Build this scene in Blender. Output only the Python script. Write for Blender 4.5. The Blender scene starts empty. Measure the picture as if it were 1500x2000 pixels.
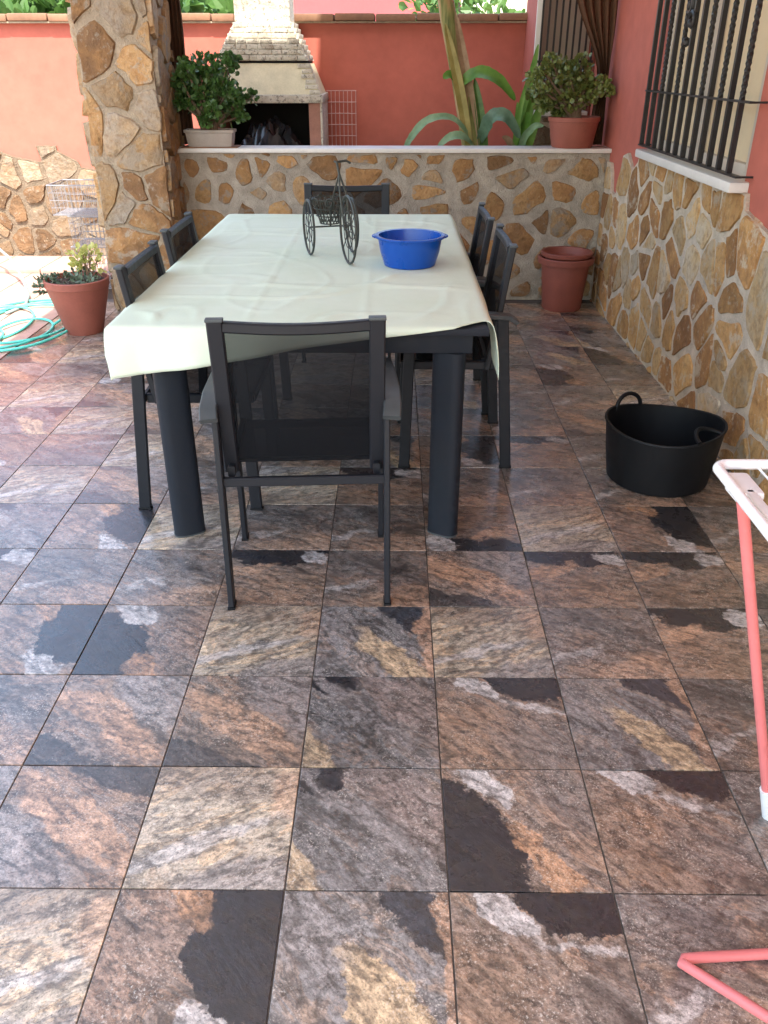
import bpy, bmesh, math, random
from math import radians, sin, cos, pi
from mathutils import Vector, Matrix, noise

random.seed(7)
S = bpy.context.scene
COL = S.collection

# ------------------------------------------------------------------ camera, sky, sun, exposure
cam_data = bpy.data.cameras.new('camera')
cam_data.sensor_fit = 'VERTICAL'
cam_data.sensor_height = 24.0
cam_data.lens = 24.0 * 1617.0 / 2000.0
cam_data.clip_start = 0.05
cam_data.clip_end = 2000.0
cam = bpy.data.objects.new('camera', cam_data)
cam.location = (0, 0, 1.5)
cam.rotation_euler = (radians(90 - 28.55), 0, radians(0.62))
COL.objects.link(cam)
S.camera = cam

SUN_EL, SUN_AZ = 62.0, 11.0            # the sun stands behind the camera, slightly to its right
to_sun = Vector((sin(radians(SUN_AZ)) * cos(radians(SUN_EL)), -cos(radians(SUN_AZ)) * cos(radians(SUN_EL)), sin(radians(SUN_EL))))
world = bpy.data.worlds.new('World')
S.world = world
world.use_nodes = True
wn = world.node_tree.nodes
sky = wn.new('ShaderNodeTexSky')
sky.sky_type = 'NISHITA'
sky.sun_disc = False
sky.sun_elevation = radians(SUN_EL)
sky.sun_rotation = radians(180 - SUN_AZ)
sky.air_density = 1.5
sky.dust_density = 2.5
wn['Background'].inputs['Strength'].default_value = 0.15
world.node_tree.links.new(sky.outputs[0], wn['Background'].inputs['Color'])
sun_data = bpy.data.lights.new('sun', 'SUN')
sun_data.energy = 2.55
sun_data.angle = radians(0.55)
sun_data.color = (1.0, 0.95, 0.87)
sun = bpy.data.objects.new('sun', sun_data)
sun.rotation_euler = to_sun.to_track_quat('Z', 'Y').to_euler()
sun.location = (0, -5, 12)
COL.objects.link(sun)
S.view_settings.view_transform = 'Standard'
S.view_settings.look = 'None'
S.view_settings.exposure = 2.38
S.view_settings.gamma = 1.0
S.render.engine = 'CYCLES'
S.cycles.max_bounces = 10
S.cycles.diffuse_bounces = 6
S.cycles.transparent_max_bounces = 12
S.cycles.use_denoising = True


# ------------------------------------------------------------------ materials
class NT:
    def __init__(self, name):
        self.m = bpy.data.materials.new(name)
        self.m.use_nodes = True
        self.t = self.m.node_tree
        self.n = self.t.nodes
        self.bsdf = self.n['Principled BSDF']

    def new(self, typ, **kw):
        n = self.n.new(typ)
        for k, v in kw.items():
            setattr(n, k, v)
        return n

    def link(self, a, b):
        self.t.links.new(a, b)

    def setin(self, node, key, val):
        if hasattr(val, 'is_linked') or isinstance(val, bpy.types.NodeSocket):
            self.link(val, node.inputs[key])
        else:
            if isinstance(val, (tuple, list)) and len(val) == 3 and node.inputs[key].type == 'RGBA':
                val = (*val, 1)
            node.inputs[key].default_value = val

    def coord(self, kind='Object'):
        if kind == 'Position':
            return self.new('ShaderNodeNewGeometry').outputs['Position']
        return self.new('ShaderNodeTexCoord').outputs[kind]

    def mapping(self, vec, loc=(0, 0, 0), rot=(0, 0, 0), scale=(1, 1, 1), typ='POINT'):
        n = self.new('ShaderNodeMapping', vector_type=typ)
        self.link(vec, n.inputs['Vector'])
        n.inputs['Location'].default_value = loc
        n.inputs['Rotation'].default_value = rot
        n.inputs['Scale'].default_value = scale
        return n.outputs[0]

    def noise(self, vec, scale, detail=4, rough=0.55, out=0, dist=0.0):
        n = self.new('ShaderNodeTexNoise')
        self.link(vec, n.inputs['Vector'])
        n.inputs['Scale'].default_value = scale
        n.inputs['Detail'].default_value = detail
        n.inputs['Roughness'].default_value = rough
        n.inputs['Distortion'].default_value = dist
        return n.outputs[out]

    def maprange(self, v, a, b, c=0.0, d=1.0, smooth=True):
        n = self.new('ShaderNodeMapRange', interpolation_type='SMOOTHSTEP' if smooth else 'LINEAR')
        self.link(v, n.inputs[0])
        for i, x in enumerate((a, b, c, d)):
            n.inputs[i + 1].default_value = x
        return n.outputs[0]

    def mix(self, fac, a, b, mode='MIX'):
        n = self.new('ShaderNodeMix', data_type='RGBA', blend_type=mode)
        n.clamp_result = False
        self.setin(n, 0, fac)
        for i, v in ((6, a), (7, b)):
            if isinstance(v, bpy.types.NodeSocket):
                self.link(v, n.inputs[i])
            else:
                n.inputs[i].default_value = (*v, 1) if len(v) == 3 else v
        return n.outputs[2]

    def math(self, op, a, b=0.0):
        n = self.new('ShaderNodeMath', operation=op)
        self.setin(n, 0, a)
        self.setin(n, 1, b)
        return n.outputs[0]

    def ramp(self, fac, stops):
        n = self.new('ShaderNodeValToRGB')
        self.link(fac, n.inputs[0])
        el = n.color_ramp.elements
        el[0].position, el[0].color = stops[0][0], (*stops[0][1], 1)
        el[1].position, el[1].color = stops[-1][0], (*stops[-1][1], 1)
        for p, c in stops[1:-1]:
            e = el.new(p)
            e.color = (*c, 1)
        return n.outputs[0]

    def bump(self, h, strength=0.3, dist=0.01):
        n = self.new('ShaderNodeBump')
        n.inputs['Strength'].default_value = strength
        n.inputs['Distance'].default_value = dist
        self.link(h, n.inputs['Height'])
        self.link(n.outputs[0], self.bsdf.inputs['Normal'])

    def rnd(self):
        return self.new('ShaderNodeObjectInfo').outputs['Random']

    def out(self, color=None, rough=None, spec=None, metal=None):
        b = self.bsdf
        if color is not None:
            self.setin(b, 'Base Color', color)
        if rough is not None:
            self.setin(b, 'Roughness', rough)
        if spec is not None:
            b.inputs['Specular IOR Level'].default_value = spec
        if metal is not None:
            b.inputs['Metallic'].default_value = metal
        return self.m


def simple(name, col, rough=0.6, var=0.25, scale=12.0, bump=0.15, bdist=0.004, spec=0.4, metal=0.0, coord='Object'):
    t = NT(name)
    P = t.coord(coord)
    n1 = t.noise(P, scale, 6, 0.6)
    n2 = t.noise(P, scale * 9, 3, 0.6)
    f = t.math('ADD', t.math('MULTIPLY', n1, 0.7), t.math('MULTIPLY', n2, 0.3))
    lo = tuple(c * (1 - var) for c in col)
    hi = tuple(min(1, c * (1 + var)) for c in col)
    c = t.ramp(f, [(0.3, lo), (0.7, hi)])
    if bump:
        t.bump(f, bump, bdist)
    r = t.maprange(n1, 0.2, 0.8, max(0.02, rough - 0.08), min(1, rough + 0.08))
    return t.out(c, r, spec, metal)


def make_slate(name, base, layers, seed):
    """print of one slate tile: torn sheets of colour over a streaked base, in tile coordinates"""
    t = NT(name)
    P = t.coord('Object')
    Pn = t.mapping(P, loc=(seed * 3.1, seed * 1.7, 0), scale=(1 / 0.168, 1 / 0.168, 0.0))
    off = t.new('ShaderNodeVectorMath', operation='ADD')
    cmb = t.new('ShaderNodeCombineXYZ')
    t.link(t.math('MULTIPLY', t.rnd(), 37.0), cmb.inputs[2])
    t.link(Pn, off.inputs[0])
    t.link(cmb.outputs[0], off.inputs[1])
    Pn = off.outputs[0]
    w = t.new('ShaderNodeTexNoise')
    t.link(Pn, w.inputs['Vector'])
    w.inputs['Scale'].default_value = 1.5
    w.inputs['Detail'].default_value = 10
    w.inputs['Roughness'].default_value = 0.68
    Pw = t.new('ShaderNodeVectorMath', operation='MULTIPLY_ADD')
    sub = t.new('ShaderNodeVectorMath', operation='SUBTRACT')
    t.link(w.outputs['Color'], sub.inputs[0])
    sub.inputs[1].default_value = (0.5, 0.5, 0.5)
    t.link(sub.outputs[0], Pw.inputs[0])
    Pw.inputs[1].default_value = (0.95, 0.95, 0)
    Pu = t.mapping(P, scale=(1 / 0.168, 1 / 0.168, 0.0))
    t.link(Pu, Pw.inputs[2])
    Pw = Pw.outputs[0]
    bed = radians((42, 33, -24, 50, 38, 30, 46, 44, 20)[(seed - 1) % 9])          # direction of the bedding
    rot = t.mapping(Pn, rot=(0, 0, bed))
    st = t.mapping(rot, scale=(0.75, 2.1, 1))
    streak = t.noise(st, 0.85, 12, 0.60, dist=1.3)
    mid = t.noise(Pn, 2.0, 9, 0.68, dist=0.5)
    grain = t.noise(t.mapping(rot, scale=(0.85, 1.4, 1)), 11, 8, 0.80)
    fine = t.noise(Pn, 34, 5, 0.75)

    def ridged(vec, scale, detail=7):
        n = t.new('ShaderNodeTexNoise', noise_type='RIDGED_MULTIFRACTAL')
        t.link(vec, n.inputs['Vector'])
        n.inputs['Scale'].default_value = scale
        n.inputs['Detail'].default_value = detail
        n.inputs['Roughness'].default_value = 0.62
        n.inputs['Offset'].default_value = 0.9
        n.inputs['Gain'].default_value = 1.6
        n.inputs['Distortion'].default_value = 0.35
        return n.outputs[0]

    B = base
    dk = tuple(x * 0.36 for x in B)
    # banded sheets of stone: narrow transitions along the bedding
    c = t.ramp(streak, [(0.30, dk), (0.385, tuple(x * 0.62 for x in B)), (0.40, tuple(x * 1.02 for x in B)), (0.455, tuple(x * 0.80 for x in B)),
                        (0.47, (B[0] * 0.95 + 0.05, B[1] * 0.95 + 0.045, B[2] * 0.95 + 0.045)), (0.53, B), (0.545, (B[0] * 1.35 + 0.03, B[1] * 1.22, B[2] * 1.02)),
                        (0.60, tuple(x * 0.72 for x in B)), (0.615, (B[0] * 1.5 + 0.03, B[1] * 1.42, B[2] * 1.25)), (0.70, tuple(min(1, x * 1.2) for x in B))])
    c = t.mix(t.maprange(mid, 0.55, 0.66, 0, 0.45), c, (0.42, 0.255, 0.15))
    for (cx, cy, ang, a, b, soft, col, op) in layers:
        q = t.mapping(Pw, loc=(cx, cy, 0), rot=(0, 0, radians(ang)), scale=(a, b, 1), typ='TEXTURE')
        L = t.new('ShaderNodeVectorMath', operation='LENGTH')
        t.link(q, L.inputs[0])
        d = t.math('ADD', L.outputs['Value'], t.math('MULTIPLY', t.math('SUBTRACT', grain, 0.5), 0.34))
        dark = col[0] < 0.08
        m = t.maprange(d, 1 + soft, 1 - soft, 0, op if dark else op * 0.86)
        tex = t.ramp(streak, [(0.36, tuple(x * 0.66 + 0.008 for x in col)), (0.46, col), (0.475, tuple(x * 1.18 for x in col)), (0.56, tuple(x * 0.88 for x in col)), (0.66, tuple(min(1, x * 1.28) for x in col))])
        c = t.mix(m, c, tex)
    # chiselled relief: dark crevices and pale crests, then grain
    r1 = ridged(st, 1.9)
    r2 = ridged(t.mapping(Pn, rot=(0, 0, radians(-20)), scale=(1.0, 1.6, 1)), 4.5)
    rid = t.math('ADD', t.math('MULTIPLY', r1, 0.6), t.math('MULTIPLY', r2, 0.4))
    g = t.maprange(grain, 0.36, 0.64, 0.40, 1.60, False)
    gn = t.new('ShaderNodeMix', data_type='RGBA', blend_type='MULTIPLY')
    gn.inputs[0].default_value = 1.0
    t.link(c, gn.inputs[6])
    t.link(g, gn.inputs[7])
    c = gn.outputs[2]
    lum = t.new('ShaderNodeRGBToBW')
    t.link(c, lum.inputs[0])
    bright = t.maprange(lum.outputs[0], 0.05, 0.13, 0, 1)
    c = t.mix(t.maprange(rid, 0.72, 1.45, 0, 0.66), c, (0.036, 0.029, 0.025))
    c = t.mix(t.maprange(fine, 0.45, 0.35, 0, 0.7), c, (0.032, 0.026, 0.023))
    patch = t.maprange(t.noise(Pn, 1.7, 5), 0.42, 0.58, 0.15, 1)
    sp = t.math('MULTIPLY', t.math('MULTIPLY', t.maprange(fine, 0.55, 0.64, 0, 0.8), patch), bright)
    c = t.mix(sp, c, (0.64, 0.57, 0.49))
    tear = t.math('SUBTRACT', streak, t.math('MULTIPLY', rid, 0.12))
    hsv = t.new('ShaderNodeHueSaturation')
    t.link(t.maprange(t.rnd(), 0, 1, 0.88, 1.12, False), hsv.inputs['Value'])
    hsv.inputs['Saturation'].default_value = 0.95
    t.link(c, hsv.inputs['Color'])
    h = t.math('ADD', t.math('MULTIPLY', tear, 1.6), t.math('MULTIPLY', grain, 0.6))
    t.bump(h, 0.30, 0.006)
    r = t.maprange(mid, 0.35, 0.65, 0.20, 0.36)
    t.bsdf.inputs['Coat Weight'].default_value = 0.7
    t.bsdf.inputs['Coat Roughness'].default_value = 0.30
    return t.out(hsv.outputs[0], r, 0.7)


TAUPE = (0.235, 0.168, 0.126)
CHAR = (0.022, 0.022, 0.027)
PEACH = (0.50, 0.285, 0.165)
ORNG = (0.50, 0.255, 0.12)
YELL = (0.56, 0.385, 0.21)
LILAC = (0.285, 0.245, 0.225)
LEAF = (0.56, 0.51, 0.475)
BEIGE = (0.47, 0.375, 0.265)
GREY = (0.165, 0.15, 0.14)
RUST = (0.30, 0.17, 0.095)
SLATE = [
    make_slate('slate_leaf', TAUPE, [(-0.55, -0.25, -30, 1.2, 0.6, 0.5, RUST, 0.55), (0.75, -0.6, -20, 0.9, 0.5, 0.4, GREY, 0.6),
                                     (0.42, 0.98, -32, 0.75, 0.46, 0.03, CHAR, 1), (-0.36, 0.80, -40, 0.44, 0.19, 0.05, LEAF, 0.95),
                                     (0.62, 0.26, -16, 0.70, 0.06, 0.4, LEAF, 0.7)], 1),
    make_slate('slate_peach', TAUPE, [(0.65, 0.50, -38, 1.0, 0.55, 0.25, LILAC, 0.85), (-0.12, -0.02, -36, 1.35, 0.29, 0.12, PEACH, 0.9),
                                      (-0.70, -0.95, -22, 1.5, 0.42, 0.08, (0.055, 0.050, 0.05), 0.9)], 2),
    make_slate('slate_beige', BEIGE, [(-0.2, 0.9, -10, 1.3, 0.4, 0.5, TAUPE, 0.7), (-0.3, -0.36, 22, 1.2, 0.13, 0.3, LEAF, 0.75),
                                      (0.6, -0.95, 8, 1.0, 0.38, 0.25, LILAC, 0.9), (1.0, 0.5, 0, 0.35, 0.45, 0.3, PEACH, 0.7)], 3),
    make_slate('slate_yellow', (0.20, 0.182, 0.170), [(0.30, -0.50, -52, 1.05, 0.27, 0.08, YELL, 0.92), (0.60, 0.78, -50, 0.85, 0.30, 0.08, (0.036, 0.040, 0.050), 0.95),
                                       (1.05, 0.0, 0, 0.24, 1.5, 0.12, PEACH, 0.85), (-0.85, 0.5, -30, 0.7, 0.45, 0.4, LILAC, 0.7), (-0.95, -0.85, -30, 0.7, 0.4, 0.2, GREY, 0.8)], 4),
    make_slate('slate_charcoal', TAUPE, [(-0.6, 0.2, 60, 1.2, 0.5, 0.5, (0.34, 0.215, 0.15), 0.65), (0.85, 0.40, 10, 0.92, 1.15, 0.025, CHAR, 1),
                                         (-0.12, 0.92, -60, 0.5, 0.26, 0.12, ORNG, 0.85), (0.40, -0.82, -48, 0.52, 0.24, 0.06, LEAF, 0.95)], 5),
    make_slate('slate_brown', (0.20, 0.155, 0.127), [(0.6, -0.75, 10, 1.1, 0.4, 0.35, PEACH, 0.65), (-0.6, 0.7, -20, 1.0, 0.45, 0.4, GREY, 0.7),
                                       (0.3, 0.3, -30, 1.0, 0.12, 0.4, (0.08, 0.07, 0.066), 0.7), (-0.8, -0.45, 25, 0.8, 0.1, 0.4, LEAF, 0.6)], 6),
    make_slate('slate_wedge', TAUPE, [(-0.95, -0.35, 26, 0.85, 1.35, 0.025, CHAR, 1), (-0.42, 0.68, -40, 0.48, 0.15, 0.06, LEAF, 0.95),
                                      (0.28, -0.55, -52, 0.70, 0.21, 0.1, ORNG, 0.8), (0.9, 0.4, -40, 0.8, 0.45, 0.4, GREY, 0.7)], 7),
    make_slate('slate_mixed', GREY, [(-0.70, 1.0, 20, 0.46, 0.55, 0.04, CHAR, 1), (-1.0, -0.62, -60, 0.75, 0.26, 0.10, YELL, 0.8),
                                     (-0.1, 0.1, -45, 1.6, 0.16, 0.3, LILAC, 0.8), (0.75, 0.2, -45, 1.3, 0.40, 0.35, (0.26, 0.19, 0.16), 0.9)], 8),
    make_slate('slate_top_dark', TAUPE, [(-0.15, 1.15, -10, 1.15, 0.75, 0.025, CHAR, 1), (0.72, 0.70, -20, 0.36, 0.22, 0.08, LEAF, 0.9),
                                         (-0.75, 0.18, 22, 0.75, 0.2, 0.15, PEACH, 0.9), (0.2, -0.5, 10, 1.2, 0.5, 0.5, RUST, 0.6)], 9),
]


def make_stone(name, stops, smear, bump=0.9, val=(0.72, 1.15)):
    t = NT(name)
    P = t.coord('Position')
    n = t.noise(P, 7, 7, 0.62, dist=0.4)
    n2 = t.noise(P, 34, 6, 0.65)
    r = t.rnd()
    f = t.math('ADD', t.math('MULTIPLY', n, 0.75), t.math('MULTIPLY', t.math('SUBTRACT', r, 0.5), 0.62))
    f = t.math('ADD', f, 0.12)
    c = t.ramp(f, stops)
    c = t.mix(t.maprange(n2, 0.34, 0.54, 0.45, 0), c, (0.20, 0.11, 0.05))
    c = t.mix(t.maprange(n2, 0.58, 0.72, 0, 0.45), c, (0.62, 0.50, 0.34))
    sm = t.noise(P, 11, 7, 0.7, dist=0.3)
    c = t.mix(t.maprange(sm, 0.53, 0.62, 0, 0.8), c, smear)
    hsv = t.new('ShaderNodeHueSaturation')
    rr = t.math('FRACT', t.math('MULTIPLY', r, 7.31))
    t.link(t.maprange(rr, 0, 1, val[0], val[1], False), hsv.inputs['Value'])
    t.link(c, hsv.inputs['Color'])
    t.bump(t.math('ADD', n, t.math('MULTIPLY', n2, 0.5)), bump, 0.03)
    return t.out(hsv.outputs[0], 0.85, 0.25)


OCHRE = [(0.20, (0.30, 0.145, 0.06)), (0.36, (0.46, 0.235, 0.085)), (0.52, (0.56, 0.33, 0.135)), (0.68, (0.54, 0.365, 0.19)), (0.86, (0.57, 0.46, 0.33))]
BROWN = [(0.22, (0.24, 0.13, 0.06)), (0.45, (0.38, 0.20, 0.08)), (0.6, (0.45, 0.265, 0.115)), (0.74, (0.38, 0.25, 0.14)), (0.86, (0.36, 0.29, 0.21))]
PALE = [(0.22, (0.10, 0.06, 0.032)), (0.42, (0.19, 0.112, 0.058)), (0.58, (0.24, 0.165, 0.098)), (0.8, (0.28, 0.22, 0.155))]
TAN = [(0.20, (0.23, 0.125, 0.06)), (0.36, (0.38, 0.20, 0.08)), (0.52, (0.45, 0.275, 0.125)), (0.68, (0.41, 0.295, 0.18)), (0.86, (0.40, 0.345, 0.28))]
M = {}
M['stone_ochre'] = make_stone('stone_ochre', OCHRE, (0.52, 0.41, 0.29))
M['stone_brown'] = make_stone('stone_brown', BROWN, (0.29, 0.245, 0.195))
M['stone_pale'] = make_stone('stone_pale', PALE, (0.24, 0.19, 0.14))
M['stone_tan'] = make_stone('stone_tan', TAN, (0.36, 0.29, 0.21))
M['mortar_pale'] = simple('mortar_pale', (0.57, 0.465, 0.355), 0.9, 0.3, 13, 1.0, 0.03, 0.2, coord='Position')
M['mortar_sunny'] = simple('mortar_sunny', (0.19, 0.145, 0.10), 0.9, 0.35, 13, 1.0, 0.03, 0.2, coord='Position')
M['mortar_tan'] = simple('mortar_tan', (0.36, 0.285, 0.20), 0.9, 0.35, 13, 1.0, 0.03, 0.2, coord='Position')
M['mortar_grey'] = simple('mortar_grey', (0.37, 0.315, 0.25), 0.9, 0.35, 13, 1.0, 0.03, 0.2, coord='Position')
M['grout'] = simple('grout', (0.10, 0.085, 0.075), 0.9, 0.2, 30, 0.2, coord='Position')
M['red_plaster'] = simple('red_plaster', (0.43, 0.122, 0.088), 0.85, 0.2, 1.3, 0.45, 0.006, 0.25, coord='Position')
M['white_plaster'] = simple('white_plaster', (0.76, 0.73, 0.68), 0.85, 0.05, 2.0, 0.15, 0.004, 0.25, coord='Position')
M['marble'] = simple('marble', (0.66, 0.62, 0.57), 0.4, 0.10, 6, 0.05, coord='Position')
M['coping_brown'] = simple('coping_brown', (0.23, 0.12, 0.07), 0.8, 0.3, 6, 0.3, coord='Position')
M['iron'] = simple('iron', (0.018, 0.016, 0.016), 0.45, 0.3, 40, 0.1, 0.002)
M['cream_panel'] = simple('cream_panel', (0.68, 0.54, 0.35), 0.6, 0.06, 3, 0.02, coord='Position')
M['frame_pale'] = simple('frame_pale', (0.52, 0.45, 0.37), 0.5, 0.06, 5, 0.03)
M['frame_dark'] = simple('frame_anthracite', (0.0085, 0.0095, 0.0135), 0.5, 0.18, 40, 0.06, 0.001, 0.35)
M['table_dark'] = simple('table_anthracite', (0.008, 0.0115, 0.0185), 0.65, 0.18, 30, 0.08, 0.001, 0.35)
M['arm_grey'] = simple('arm_cap_grey', (0.055, 0.063, 0.066), 0.5, 0.15, 30, 0.05, 0.001)
M['bolt'] = simple('bolt_metal', (0.42, 0.42, 0.43), 0.35, 0.1, 60, 0.05, 0.001, metal=0.9)
M['blue_plastic'] = simple('blue_plastic', (0.001, 0.068, 0.37), 0.3, 0.06, 10, 0.02, 0.001, 0.5)
M['black_rubber'] = simple('black_rubber', (0.0035, 0.004, 0.0055), 0.55, 0.25, 20, 0.08, 0.002, 0.3)
M['terracotta'] = simple('terracotta_plastic', (0.235, 0.066, 0.046), 0.5, 0.10, 9, 0.06, 0.002)
M['terracotta_old'] = simple('terracotta_old', (0.28, 0.085, 0.058), 0.6, 0.16, 9, 0.1, 0.002)
M['soil'] = simple('soil', (0.06, 0.042, 0.03), 0.95, 0.5, 30, 0.8, 0.02)
M['bonsai_pot'] = simple('bonsai_pot', (0.40, 0.34, 0.29), 0.7, 0.15, 12, 0.2)
M['bark'] = simple('bark', (0.17, 0.115, 0.075), 0.85, 0.35, 25, 0.6, 0.01)
M['white_paint'] = simple('white_paint', (0.86, 0.86, 0.85), 0.3, 0.03, 20, 0.03, 0.001, 0.5)
M['pink_paint'] = simple('coral_paint', (0.68, 0.19, 0.185), 0.38, 0.07, 14, 0.05, 0.001, 0.45)
M['white_plastic'] = simple('white_plastic', (0.74, 0.74, 0.73), 0.4, 0.05, 20, 0.03, 0.001)
M['wire_white'] = simple('white_wire', (0.24, 0.235, 0.25), 0.4, 0.1, 20, 0.05, 0.001)
M['wire_pink'] = simple('rusty_wire', (0.50, 0.33, 0.31), 0.5, 0.2, 20, 0.05, 0.001)
M['wrought'] = simple('wrought_grey', (0.040, 0.045, 0.038), 0.5, 0.3, 60, 0.2, 0.001, 0.5, 0.2)
M['hose'] = simple('hose_turquoise', (0.10, 0.56, 0.46), 0.4, 0.15, 20, 0.05, 0.001)
M['cable'] = simple('cable_grey', (0.20, 0.25, 0.24), 0.5, 0.1, 20, 0.05, 0.001)
M['curtain'] = simple('curtain_brown', (0.10, 0.052, 0.032), 0.9, 0.2, 40, 0.2, 0.002, 0.1)
M['yard_tile'] = simple('yard_tile', (0.42, 0.255, 0.20), 0.6, 0.2, 7, 0.15, coord='Position')
M['yard_grout'] = simple('yard_grout', (0.36, 0.30, 0.25), 0.9, 0.2, 12, 0.3, coord='Position')
M['reflector'] = simple('reflector_pale', (0.58, 0.52, 0.44), 0.8, 0.1, 3, 0.2, coord='Position')
M['earth'] = simple('earth', (0.30, 0.225, 0.16), 0.95, 0.3, 2, 0.5, coord='Position')


def make_rough_stone():
    t = NT('hood_stone_white')
    P = t.coord('Position')
    n = t.noise(P, 9, 6, 0.65)
    f = t.noise(P, 46, 6, 0.75)
    c = t.ramp(n, [(0.3, (0.42, 0.37, 0.29)), (0.5, (0.56, 0.51, 0.41)), (0.7, (0.66, 0.61, 0.51))])
    c = t.mix(t.maprange(f, 0.52, 0.62, 0, 0.75), c, (0.13, 0.11, 0.09))
    t.bump(t.math('ADD', n, f), 0.8, 0.012)
    return t.out(c, 0.9, 0.2)


M['hood_white'] = make_rough_stone()
M['hood_cream'] = simple('hood_cream', (0.52, 0.45, 0.29), 0.8, 0.2, 10, 0.5, 0.006, coord='Position')
M['fire_brick'] = simple('fire_brick', (0.40, 0.20, 0.15), 0.85, 0.2, 12, 0.4, 0.006, coord='Position')
M['soot'] = simple('soot', (0.012, 0.011, 0.011), 0.95, 0.4, 10, 0.3)
M['bag'] = simple('bag_black', (0.016, 0.018, 0.026), 0.22, 0.3, 14, 0.15, 0.004, 0.6)
M['wood_dark'] = simple('ceiling_wood', (0.30, 0.20, 0.12), 0.6, 0.2, 3, 0.2, coord='Position')
M['roof_red'] = simple('roof_tile_red', (0.36, 0.12, 0.07), 0.8, 0.3, 6, 0.4, coord='Position')
M['crimson_wall'] = simple('crimson_wall', (0.50, 0.085, 0.085), 0.85, 0.1, 2, 0.2, coord='Position')
M['glass_dark'] = simple('glass_dark', (0.05, 0.06, 0.07), 0.08, 0.1, 2, 0.0, spec=0.6)


def make_leaf_mat(name, dark, light, trans=0.25, rough=0.4, scale=25):
    t = NT(name)
    P = t.coord('Object')
    n = t.noise(P, scale, 4, 0.6)
    n2 = t.noise(P, scale * 0.18, 3, 0.5)
    f = t.math('ADD', t.math('MULTIPLY', n, 0.6), t.math('MULTIPLY', n2, 0.4))
    c = t.ramp(f, [(0.34, dark), (0.66, light)])
    b = t.bsdf
    t.out(c, rough, 0.5)
    tr = t.new('ShaderNodeBsdfTranslucent')
    t.link(c, tr.inputs['Color'])
    mx = t.new('ShaderNodeMixShader')
    mx.inputs[0].default_value = trans
    t.link(b.outputs[0], mx.inputs[1])
    t.link(tr.outputs[0], mx.inputs[2])
    t.link(mx.outputs[0], t.n['Material Output'].inputs['Surface'])
    return t.m


M['jade_dark'] = make_leaf_mat('jade_leaf_dark', (0.030, 0.075, 0.016), (0.10, 0.19, 0.045), 0.2, 0.35)
M['jade_olive'] = make_leaf_mat('jade_leaf_olive', (0.060, 0.090, 0.018), (0.24, 0.27, 0.075), 0.2, 0.35)
M['banana_leaf'] = make_leaf_mat('banana_leaf', (0.055, 0.15, 0.02), (0.16, 0.32, 0.05), 0.35, 0.4, 12)
M['banana_leaf_dull'] = make_leaf_mat('banana_leaf_dull', (0.05, 0.10, 0.055), (0.16, 0.27, 0.17), 0.25, 0.45, 12)
M['pale_leaf'] = make_leaf_mat('pale_leaf', (0.11, 0.22, 0.10), (0.30, 0.44, 0.26), 0.3, 0.45, 12)
M['canna_leaf'] = make_leaf_mat('canna_leaf', (0.08, 0.19, 0.03), (0.25, 0.42, 0.09), 0.35, 0.4, 12)
M['stem_yellow'] = make_leaf_mat('stem_yellow', (0.20, 0.17, 0.04), (0.40, 0.33, 0.11), 0.2, 0.6, 12)
M['dry_leaf'] = make_leaf_mat('dry_leaf', (0.20, 0.12, 0.06), (0.36, 0.25, 0.15), 0.2, 0.8, 18)
M['yellow_leaf'] = make_leaf_mat('yellow_leaf', (0.36, 0.38, 0.08), (0.70, 0.70, 0.28), 0.4, 0.5, 20)
M['succulent'] = make_leaf_mat('succulent_leaf', (0.05, 0.085, 0.05), (0.18, 0.23, 0.15), 0.15, 0.45, 20)
M['tree_leaf'] = make_leaf_mat('tree_leaf', (0.03, 0.085, 0.014), (0.115, 0.22, 0.045), 0.3, 0.5, 1.5)


def make_banana_bark():
    t = NT('banana_stem')
    P = t.coord('Object')
    s = t.mapping(P, scale=(9, 9, 0.9))
    n = t.noise(s, 2.2, 6, 0.6)
    c = t.ramp(n, [(0.32, (0.055, 0.075, 0.018)), (0.46, (0.20, 0.20, 0.065)), (0.56, (0.33, 0.22, 0.10)), (0.70, (0.42, 0.31, 0.19))])
    t.bump(n, 0.4, 0.01)
    return t.out(c, 0.65, 0.3)


M['banana_stem'] = make_banana_bark()


def make_cloth():
    t = NT('mint_cloth')
    P = t.coord('Object')
    n = t.noise(P, 3.0, 5, 0.6)
    wv = t.noise(t.mapping(P, scale=(1, 1, 1)), 420, 2, 0.5)
    c = t.ramp(n, [(0.3, (0.62, 0.69, 0.53)), (0.7, (0.68, 0.745, 0.61))])
    st = t.noise(P, 5.5, 6, 0.65)
    c = t.mix(t.maprange(st, 0.60, 0.74, 0, 0.16), c, (0.50, 0.48, 0.36))
    rn = t.new('ShaderNodeTexNoise', noise_type='RIDGED_MULTIFRACTAL')
    t.link(t.mapping(P, rot=(0, 0, 0.5), scale=(1.0, 2.2, 1)), rn.inputs['Vector'])
    rn.inputs['Scale'].default_value = 2.6
    rn.inputs['Detail'].default_value = 3
    rn.inputs['Distortion'].default_value = 0.6
    h = t.math('ADD', t.math('MULTIPLY', t.noise(P, 11, 5, 0.6), 0.6), t.math('MULTIPLY', wv, 0.14))
    h = t.math('ADD', h, t.math('MULTIPLY', rn.outputs[0], 0.55))
    t.bump(h, 0.45, 0.006)
    return t.out(c, 0.9, 0.15)


M['cloth'] = make_cloth()


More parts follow.
